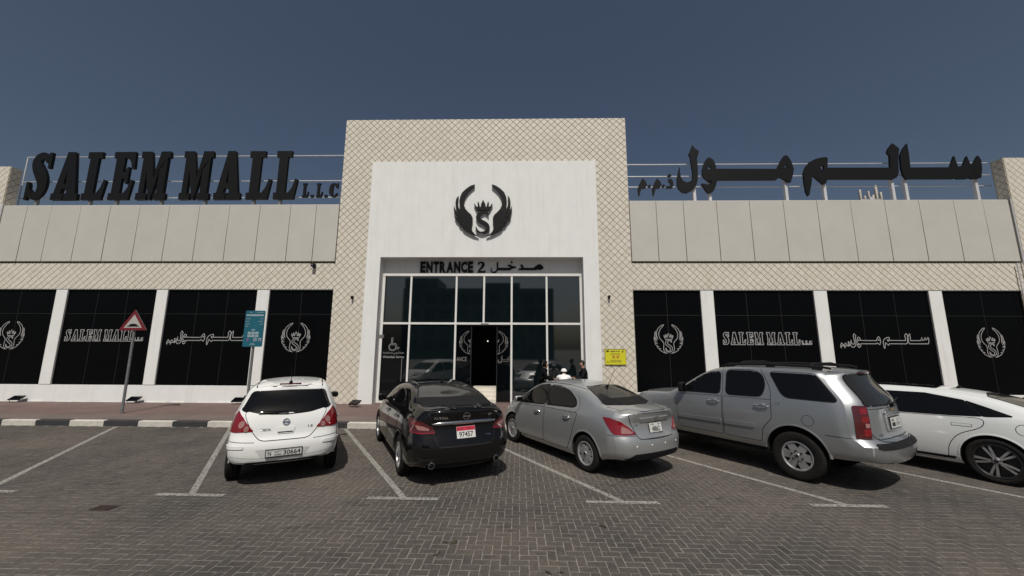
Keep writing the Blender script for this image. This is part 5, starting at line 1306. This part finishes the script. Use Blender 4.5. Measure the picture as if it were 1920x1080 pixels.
for h_ in 'LR':
    sd = 1 if h_ == 'L' else -1
    c.window([(.57, 1.37), (1.28, 1.375), (1.36, 1.43), (1.56, 1.79), (.92, 1.785), (.86, 1.76)], h_, rnd=.05)
    c.window([(1.70, 1.37), (1.78, 1.345), (2.36, 1.33), (2.36, 1.79), (1.86, 1.80), (1.70, 1.73), (1.65, 1.55)], h_, rnd=.08); c.window([(2.50, 1.33), (3.36, 1.31), (3.26, 1.40), (2.90, 1.645), (2.68, 1.735), (2.50, 1.74)], h_, rnd=.06)
    c.panel('rear_door', [(1.54, 1.30), (2.42, 1.28), (2.42, .55), (1.74, .55), (1.70, .78), (1.54, .98)], h_, .03); c.panel('front_door', [(2.45, 1.28), (3.42, 1.24), (3.46, .9), (3.40, .55), (2.45, .55)], h_, .03)
    c.seam([(1.54, 1.30), (1.56, 1.5), (1.66, 1.72), (1.74, 1.84)], h_, .009); c.seam([(2.435, 1.28), (2.44, 1.55), (2.46, 1.83)], h_, .009)
    c.handle(h_, 1.70, 1.175, .24, M['chrome']); c.handle(h_, 2.62, 1.165, .24, M['chrome'])
    c.decal('side_moulding', [(1.84, .84), (2.40, .83), (2.40, .76), (1.84, .77)], h_, SUVP, .022, None, .018, .08, 38, .015)
    c.decal('side_moulding', [(2.47, .83), (3.42, .81), (3.42, .745), (2.47, .76)], h_, SUVP, .022, None, .018, .08, 38, .015)
    c.seam([(.98+.085*math.cos(R(q)), 1.02+.085*math.sin(R(q))) for q in range(0, 361, 20)], h_, .006) if h_ == 'L' else None
    pass
    mb = MB(); mb.box(1.66, 3.62, sd*.86-.06, sd*.86+.06, .375, .425); mb.build('running_board', TRIM, c.root, local=True)
    co, n = c.hit(Vector((1.5, sd*.62, 5)), Vector((0, 0, -1)))
    mb = MB(); mb.tube([(.70, sd*.60, 1.885), (.82, sd*.60, 1.91), (1.7, sd*.61, 1.93), (2.45, sd*.60, 1.905), (2.6, sd*.59, 1.85)], [.018, .024, .024, .024, .018], 8)
    rl = mb.build('roof_rail', TRIM, c.root, 50, local=True)
    for x in (.9, 1.65, 2.4): mb = MB(); mb.box(x-.07, x+.07, sd*.60-.025, sd*.60+.025, 1.83, 1.915); mb.build('roof_rail_foot', TRIM, c.root, local=True)
    c.decal('headlight', [(sd*.52, .85), (sd*.82, .87), (sd*.82, 1.08), (sd*.52, 1.08)], 'front', HEAD, .01)
for x in (1.0, 2.2): MB().tube([(x, -.6, 1.925), (x+.03, -.4, 1.955), (x+.03, .4, 1.955), (x, .6, 1.925)], .02, 8).build('cross_bar', TRIM, c.root, 50, local=True)
c.window([(-.72, 1.36), (.72, 1.36), (.66, 1.76), (-.66, 1.76)], 'front', 'windscreen', .04)
c.decal('cowl_vent', [(3.56, -.6), (3.68, -.66), (3.68, .66), (3.56, .6)], 'top', TRIM, .006)
c.text('LT', 'L', 1.42, 1.25, .07, .035, M['chrome'], .02)
c.mirror(3.26, 1.36, TRIM, (.12, .17, .21))

# ------------------------------------------------------------------ white fastback
WHITE2 = paint('pearl_white_car_paint', (.66, .68, .68), 0, .4, .05)
fast = dict(L=4.95, zb=[(0, .30), (.35, .24), (.9, .22), (4.0, .20), (4.95, .22)], W=[(0, .86), (.3, .93), (1.1, .952), (4.0, .948), (4.5, .92), (4.95, .78)],
  ws=[(0, .80), (.5, .855), (1.1, .90), (2.2, .885), (3.6, .87), (4.95, .68)], zs=[(0, 1.06), (.7, 1.08), (1.4, 1.03), (2.6, .98), (3.7, .93), (4.95, .76)],
  zr=[(0, 1.15), (.3, 1.215), (.7, 1.315), (1.1, 1.415), (1.5, 1.475), (2.0, 1.51), (2.5, 1.515), (2.9, 1.48), (3.2, 1.40), (3.85, 1.04), (4.1, .98), (4.6, .88), (4.95, .76)],
  cr=[(0, .04), (.8, .05), (1.5, .06), (2.8, .06), (3.8, .05), (4.95, .05)], tum=[(0, .9), (.5, .8), (1.1, .62), (2, .52), (3.1, .48), (3.9, .6), (4.95, .8)], rr=.11, bulge=.42,
  rear=[(.2, .14), (.35, .02), (.6, 0), (.8, .08), (1.0, .06), (1.15, .0)], front=[(.2, .12), (.45, 0), (.62, .02), (.8, .22), (1.0, .5)], bow=(.12, .16, .22, .14), roh=1.2, foh=1.0, wx=(1.05, 3.95), track=.945, r=.365, tw=.245, arch=.405, rim='pair', rr_=.27)
def fastback(label, loc, deg, z=0):
    c = Car('parked_car', label, loc, deg, fast, WHITE2, 1.0)
    for h_ in 'LR':
        sd = 1 if h_ == 'L' else -1
        c.window([(.80, 1.115), (1.04, 1.085), (1.12, 1.08), (1.32, 1.31), (1.08, 1.225)], h_, 'quarter_window', rnd=.015, trim=.008)
        c.window([(1.135, 1.08), (1.5, 1.05), (2.42, 1.01), (2.42, 1.385), (1.85, 1.395), (1.345, 1.315)], h_, rnd=.015, trim=.008); c.window([(2.46, 1.01), (3.62, .975), (3.22, 1.22), (2.92, 1.345), (2.46, 1.385)], h_, rnd=.03, trim=.012)
        c.panel('rear_door', [(1.11, 1.045), (2.43, .985), (2.43, .28), (1.60, .28), (1.58, .52), (1.45, .74), (1.13, .90)], h_, .12); c.panel('front_door', [(2.46, .985), (3.56, .94), (3.6, .6), (3.54, .28), (2.46, .28)], h_)
        c.decal('door_handle', [(1.26, .925), (1.50, .92), (1.50, .883), (1.26, .888)], h_, WHITE2, .011, None, .006, .05, 38, .012); c.decal('handle_gap', [(1.253, .93), (1.507, .925), (1.507, .878), (1.253, .883)], h_, GAP, .0075, None, .003, .05, 38, .012)
        c.decal('door_handle', [(2.68, .865), (2.94, .862), (2.94, .825), (2.68, .828)], h_, WHITE2, .011, None, .006, .05, 38, .012)
        c.decal('side_sill', [(1.50, .345), (3.5, .30), (3.5, .27), (1.52, .30)], h_, TRIM, .012, None, .012, .08)
        c.decal('tail_light', [(.4, .84, .90), (.16, .6, .90), (.16, .6, .86), (.4, .85, .86)], 'dL' if sd > 0 else 'dR', LAMP_DARK, .01)
        c.decal('headlight', [(sd*.42, .66), (sd*.74, .76), (sd*.74, .68), (sd*.45, .60)], 'front', HEAD, .008)
        pass
    c.seam([(.70+.085*math.cos(R(q)), .92+.085*math.sin(R(q))) for q in range(0, 361, 20)], 'L', .007)
    c.window([(.30, -.60), (.42, -.66), (1.08, -.50), (1.18, 0), (1.08, .50), (.42, .66), (.30, .60)], 'top', 'rear_window', .06, .02, GLASS_DUSTY)
    c.decal('roof_glass', [(1.75, -.42), (2.75, -.44), (2.75, .44), (1.75, .42)], 'top', GLASS, .004, None, .004, .1, 38, .06)
    c.window([(-.60, 1.06), (.60, 1.06), (.52, 1.38), (-.52, 1.38)], 'front', 'windscreen', .04)
    c.antenna(1.55, 0, 0, 0)
    c.mirror(3.42, 1.01, WHITE2)
    return c
fastback('white fastback saloon with black and silver spoked wheels right of the SUV', (9.36, 6.50), 30.0)
fastback('white car at the right edge with only its windscreen pillar showing', (13.95, 6.45), 30.0)
# ================================================================== PEOPLE beyond the silver sedan
SKIN = pm('skin', (.36, .21, .14), .55, 0, .06, 9)
BLACK_CLOTH = pm('black_cloth', (.005, .005, .006), .95, 0, .2, 12, .2, 40, spec=.1)
WHITE_CLOTH = pm('white_cloth', (.74, .74, .73), .85, 0, .04, 9, .2, 30)
DARK_CLOTH = pm('dark_grey_cloth', (.010, .010, .012), .95, 0, .2, 12, .2, 40, spec=.1)
HAIR = pm('black_hair', (.010, .008, .007), .6, 0, .2, 40)
def skin(name, pts, edges, mat, parent, sub=2):
    """pts: {key: (x,y,z,rx,ry)}; grows one continuous surface over the joints"""
    ks = list(pts); me = bpy.data.meshes.new(name)
    me.from_pydata([pts[k][:3] for k in ks], [(ks.index(a), ks.index(b)) for a, b in edges], [])
    o = bpy.data.objects.new(name, me); col.objects.link(o)
    md = o.modifiers.new('s', 'SKIN'); md.use_smooth_shade = True
    for i, k in enumerate(ks):
        v = me.skin_vertices[0].data[i]; v.radius = (pts[k][3], pts[k][4] if len(pts[k]) > 4 else pts[k][3]); v.use_root = (i == 0)
    sb = o.modifiers.new('u', 'SUBSURF'); sb.levels = sub; sb.render_levels = sub
    bpy.context.view_layer.update()
    new = bpy.data.meshes.new_from_object(o.evaluated_get(bpy.context.evaluated_depsgraph_get()))
    bpy.data.objects.remove(o); bpy.data.meshes.remove(me)
    new.materials.clear(); new.materials.append(mat); new.name = name
    new.polygons.foreach_set('use_smooth', [True]*len(new.polygons))
    return link(name, new, parent)
def person(label, loc, rz, H, lean, look, reach, robe, robe_len, hair=None, scarf=None, cap=None):
    """faces local +x; lean = forward bend of the back in degrees"""
    t = thing('person', label, 'person', (loc[0], loc[1], ZP), R(rz), 'people by the entrance'); k = H/1.72
    hip = Vector((0, 0, .92))*k; a = R(lean); up = Vector((math.sin(a), 0, math.cos(a))); fw = Vector((math.cos(a), 0, -math.sin(a)))
    chest = hip+up*.40*k; neck = hip+up*.56*k; hd = neck+(up*.7+Vector((0, 0, .3))+Vector((look[0]*.25, 0, 0))).normalized()*.15*k
    top = hd+(hd-neck).normalized()*.09*k
    P = {'p': (*hip, .135*k, .11*k), 'w': (*(hip+up*.18*k), .115*k, .10*k), 'c': (*chest, .15*k, .11*k), 'n': (*neck, .052*k), 'h': (*hd, .082*k, .088*k), 't': (*top, .055*k)}
    E_ = [('p', 'w'), ('w', 'c'), ('c', 'n'), ('n', 'h'), ('h', 't')]
    for s_, n in ((1, 'l'), (-1, 'r')):
        sh = chest+up*.08*k+Vector((0, .185*k*s_, 0)); el = sh+(Vector((.10, .05*s_, -.24))*k if reach else Vector((-.02, .04*s_, -.27))*k)
        wr = el+(Vector((.22, -.04*s_, -.03))*k if reach else Vector((.04, 0, -.25))*k)
        kn = Vector((.03, .095*s_, .49))*k; an = Vector((-.02, .10*s_, .085))*k
        P.update({n+'s': (*sh, .062*k), n+'e': (*el, .044*k), n+'w': (*wr, .029*k), n+'hp': (*(hip+Vector((0, .09*k*s_, -.05*k))), .09*k), n+'k': (*kn, .058*k), n+'a': (*an, .04*k), n+'f': (an.x+.13*k, an.y, .04*k, .035*k)})
        E_ += [('c', n+'s'), (n+'s', n+'e'), (n+'e', n+'w'), ('p', n+'hp'), (n+'hp', n+'k'), (n+'k', n+'a'), (n+'a', n+'f')]
        # palm and fingers
        d = (wr-el).normalized(); pl = wr+d*.05*k; HP = {'a': (*wr, .026*k), 'b': (*pl, .034*k, .018*k)}; HE = [('a', 'b')]
        sd = Vector((0, 1, 0)); dn = d.cross(sd).normalized()
        for q, ln in enumerate((.065, .075, .07, .055)):
            b = pl+d*.035*k+sd*(.024-.016*q)*k; m1 = b+d*ln*.5*k-Vector((0, 0, .012))*k; m2 = m1+d*ln*.3*k-Vector((0, 0, .03))*k
            HP.update({'f%d' % q: (*b, .0095*k), 'g%d' % q: (*m1, .009*k), 'i%d' % q: (*m2, .0075*k)}); HE += [('b', 'f%d' % q), ('f%d' % q, 'g%d' % q), ('g%d' % q, 'i%d' % q)]
        tb = wr+d*.02*k-sd*s_*.03*k; HP.update({'th': (*tb, .011*k), 'tj': (*(tb+d*.035*k-sd*s_*.02*k), .0095*k)}); HE += [('a', 'th'), ('th', 'tj')]
        skin('hand', HP, HE, SKIN, t, 1)
    skin('body', P, E_, SKIN, t)
    # clothing is a looser skin over the same body, ending at neck, cuffs and ankles
    bo = [o for o in t.children if o.name.startswith('body')][0]
    bm = bmesh.new(); bm.from_mesh(bo.data)
    cutv = [v for v in bm.verts if (v.co-neck).dot(up) > .012*k or v.co.z < .07*k]
    bmesh.ops.delete(bm, geom=cutv, context='VERTS'); bm.normal_update()
    off = {v: v.normal*(.022*k if robe_len else .016*k) for v in bm.verts}
    for v in bm.verts: v.co += off[v]
    cm = bpy.data.meshes.new('clothes'); bm.to_mesh(cm); bm.free(); cm.materials.clear(); cm.materials.append(robe)
    link('robe' if robe_len else 'clothes', cm, t)
    if robe_len:
        mb = MB(); n_ = 24; rows = [(hip+up*.16*k, .15*k, .13*k), (hip, .185*k, .16*k), (Vector((.0, 0, .55*k)), .20*k, .18*k), (Vector((0, 0, .08)), .27*k, .24*k)]
        vs = [(c_.x+ry*math.cos(2*math.pi*i/n_)*(1+.05*math.sin(7*2*math.pi*i/n_)), c_.y+rx*math.sin(2*math.pi*i/n_)*(1+.05*math.cos(5*2*math.pi*i/n_)), c_.z) for c_, rx, ry in rows for i in range(n_)]
        mb.add(vs, [(r_*n_+i, r_*n_+(i+1) % n_, (r_+1)*n_+(i+1) % n_, (r_+1)*n_+i) for r_ in range(3) for i in range(n_)]); mb.build('skirt', robe, t, 60, local=True)
    lk = Vector((look[0], look[1], 0)).normalized()
    c = hd+(hd-neck).normalized()*.02*k
    def ball(name, cen, rad, mat, cut=None):
        bm = bmesh.new(); bmesh.ops.create_uvsphere(bm, u_segments=16, v_segments=12, radius=1)
        for v in bm.verts: v.co = Vector((v.co.x*rad[0], v.co.y*rad[1], v.co.z*rad[2]))
        if cut is not None: bmesh.ops.delete(bm, geom=[v for v in bm.verts if cut(v.co)], context='VERTS')
        for f in bm.faces: f.smooth = True
        me = bpy.data.meshes.new(name); bm.to_mesh(me); bm.free(); me.materials.append(mat)
        o = link(name, me, t); o.location = cen; o.rotation_euler = (0, 0, math.atan2(lk.y, lk.x)); return o
    nose = ball('nose', c+lk*.078*k-Vector((0, 0, .015))*k, (.016*k, .012*k, .02*k), SKIN)
    for s_ in (1, -1): ball('eye', c+lk*.078*k+Vector((-lk.y, lk.x, 0))*.032*k*s_+Vector((0, 0, .012)), (.011, .014, .009), HAIR)
    ball('mouth', c+lk*.078*k-Vector((0, 0, .055)), (.010, .022, .006), pm('lips', (.22, .09, .08), .5))
    if hair: ball('hair', c+Vector((0, 0, .018))-lk*.012, (.108*k, .098*k, .118*k), HAIR, lambda v: v.x > .035*k and v.z < .055*k)
    if scarf:
        ball('headscarf', c-lk*.012+Vector((0, 0, .01)), (.118*k, .108*k, .135*k), scarf, lambda v: v.x > .062*k and v.z < .07*k)
        skin('headscarf', {'a': (*(c-Vector((0, 0, .1))), .10*k), 'b': (*(chest+up*.1*k), .17*k, .14*k), 'c': (*(chest-up*.06*k), .18*k, .15*k)}, [('a', 'b'), ('b', 'c')], scarf, t)
    if cap: ball('cap', c+Vector((0, 0, .035*k))-lk*.01, (.116*k, .106*k, .105*k), cap, lambda v: v.z < -.01)
    return t
person('person in black abaya and headscarf leaning over a pushchair beside the entrance', (.74, 13.4), 0, 1.60, 12, (1, -.25), True, BLACK_CLOTH, True, None, BLACK_CLOTH)
person('person in white robe and white cap bending forward behind the silver sedan', (1.40, 12.5), 82, 1.66, 58, (1, .1), True, WHITE_CLOTH, True, True, None, WHITE_CLOTH)
person('person with black hair in dark clothes looking left before the right portal jamb', (2.28, 13.55), 182, 1.63, 8, (1, .15), True, DARK_CLOTH, False, True)
t = thing('pushchair', 'black folding pushchair between the person in black and the white robed person', 'pushchair', (1.22, 13.45, ZP), R(10))
CH = M['black_plastic']
mb = MB()
for s_ in (-.22, .22):
    mb.tube([(-.42, s_, 1.02), (-.30, s_, .98), (.30, s_, .12)], .014, 8); mb.tube([(.02, s_, .52), (-.25, s_, .12)], .014, 8)
mb.tube([(-.42, -.22, 1.02), (-.42, .22, 1.02)], .017, 8); mb.build('frame', M['chrome'], t, 40, local=True)
for x in (.30, -.25):
    for s_ in (-.22, .22):
        mb = MB(); mb.lathe([(.05, -.02), (.11, -.02), (.12, -.01), (.12, .01), (.11, .02), (.05, .02), (.05, -.02)][::-1], 20, 0, 'y', (x, s_, .12)); mb.build('wheel', M['rubber'], t, 40, local=True)
mb = MB(); mb.prism([[(-.20, .42), (.22, .42), (.24, .50), (-.12, .50), (-.30, .95), (-.36, .93)]], -.19, .19); bevel(mb.build('seat', BLACK_CLOTH, t, local=True), .02, 2)
mb = MB(); mb.prism([[(-.34+.30*math.cos(R(a)), .86+.30*math.sin(R(a))) for a in range(0, 150, 12)]+[(-.34+.26*math.cos(R(a)), .86+.26*math.sin(R(a))) for a in range(144, -1, -12)]], -.21, .21); mb.build('canopy', BLACK_CLOTH, t, 40, local=True)
# dry leaves and scraps on the paving
LEAF = pm('dry_leaf', (.045, .04, .022), .8, 0, .3, 30)
random.seed(21)
for k, (x, y, n) in enumerate(((-.78, 4.75, 3), (-.95, 4.5, 2), (.35, 4.2, 2), (1.08, 5.2, 2), (2.4, 5.1, 1))):
    mb = MB()
    for i in range(n):
        a = random.uniform(0, 6.28); l = random.uniform(.03, .06); ox, oy = random.uniform(-.07, .07), random.uniform(-.05, .05); c_, s_ = math.cos(a), math.sin(a)
        f = lambda u, v, z: (ox+u*c_-v*s_, oy+u*s_+v*c_, z)
        mb.add([f(-l, 0, .004), f(-.3*l, -.35*l, .012), f(.5*l, -.25*l, .016), f(l, 0, .006), f(.5*l, .25*l, .02), f(-.3*l, .35*l, .010)], [(0, 1, 5), (1, 2, 4, 5), (2, 3, 4)])
    o = mb.build('leaf_litter', LEAF, None); o.location = (x, y, 0); o['kind'] = 'stuff'
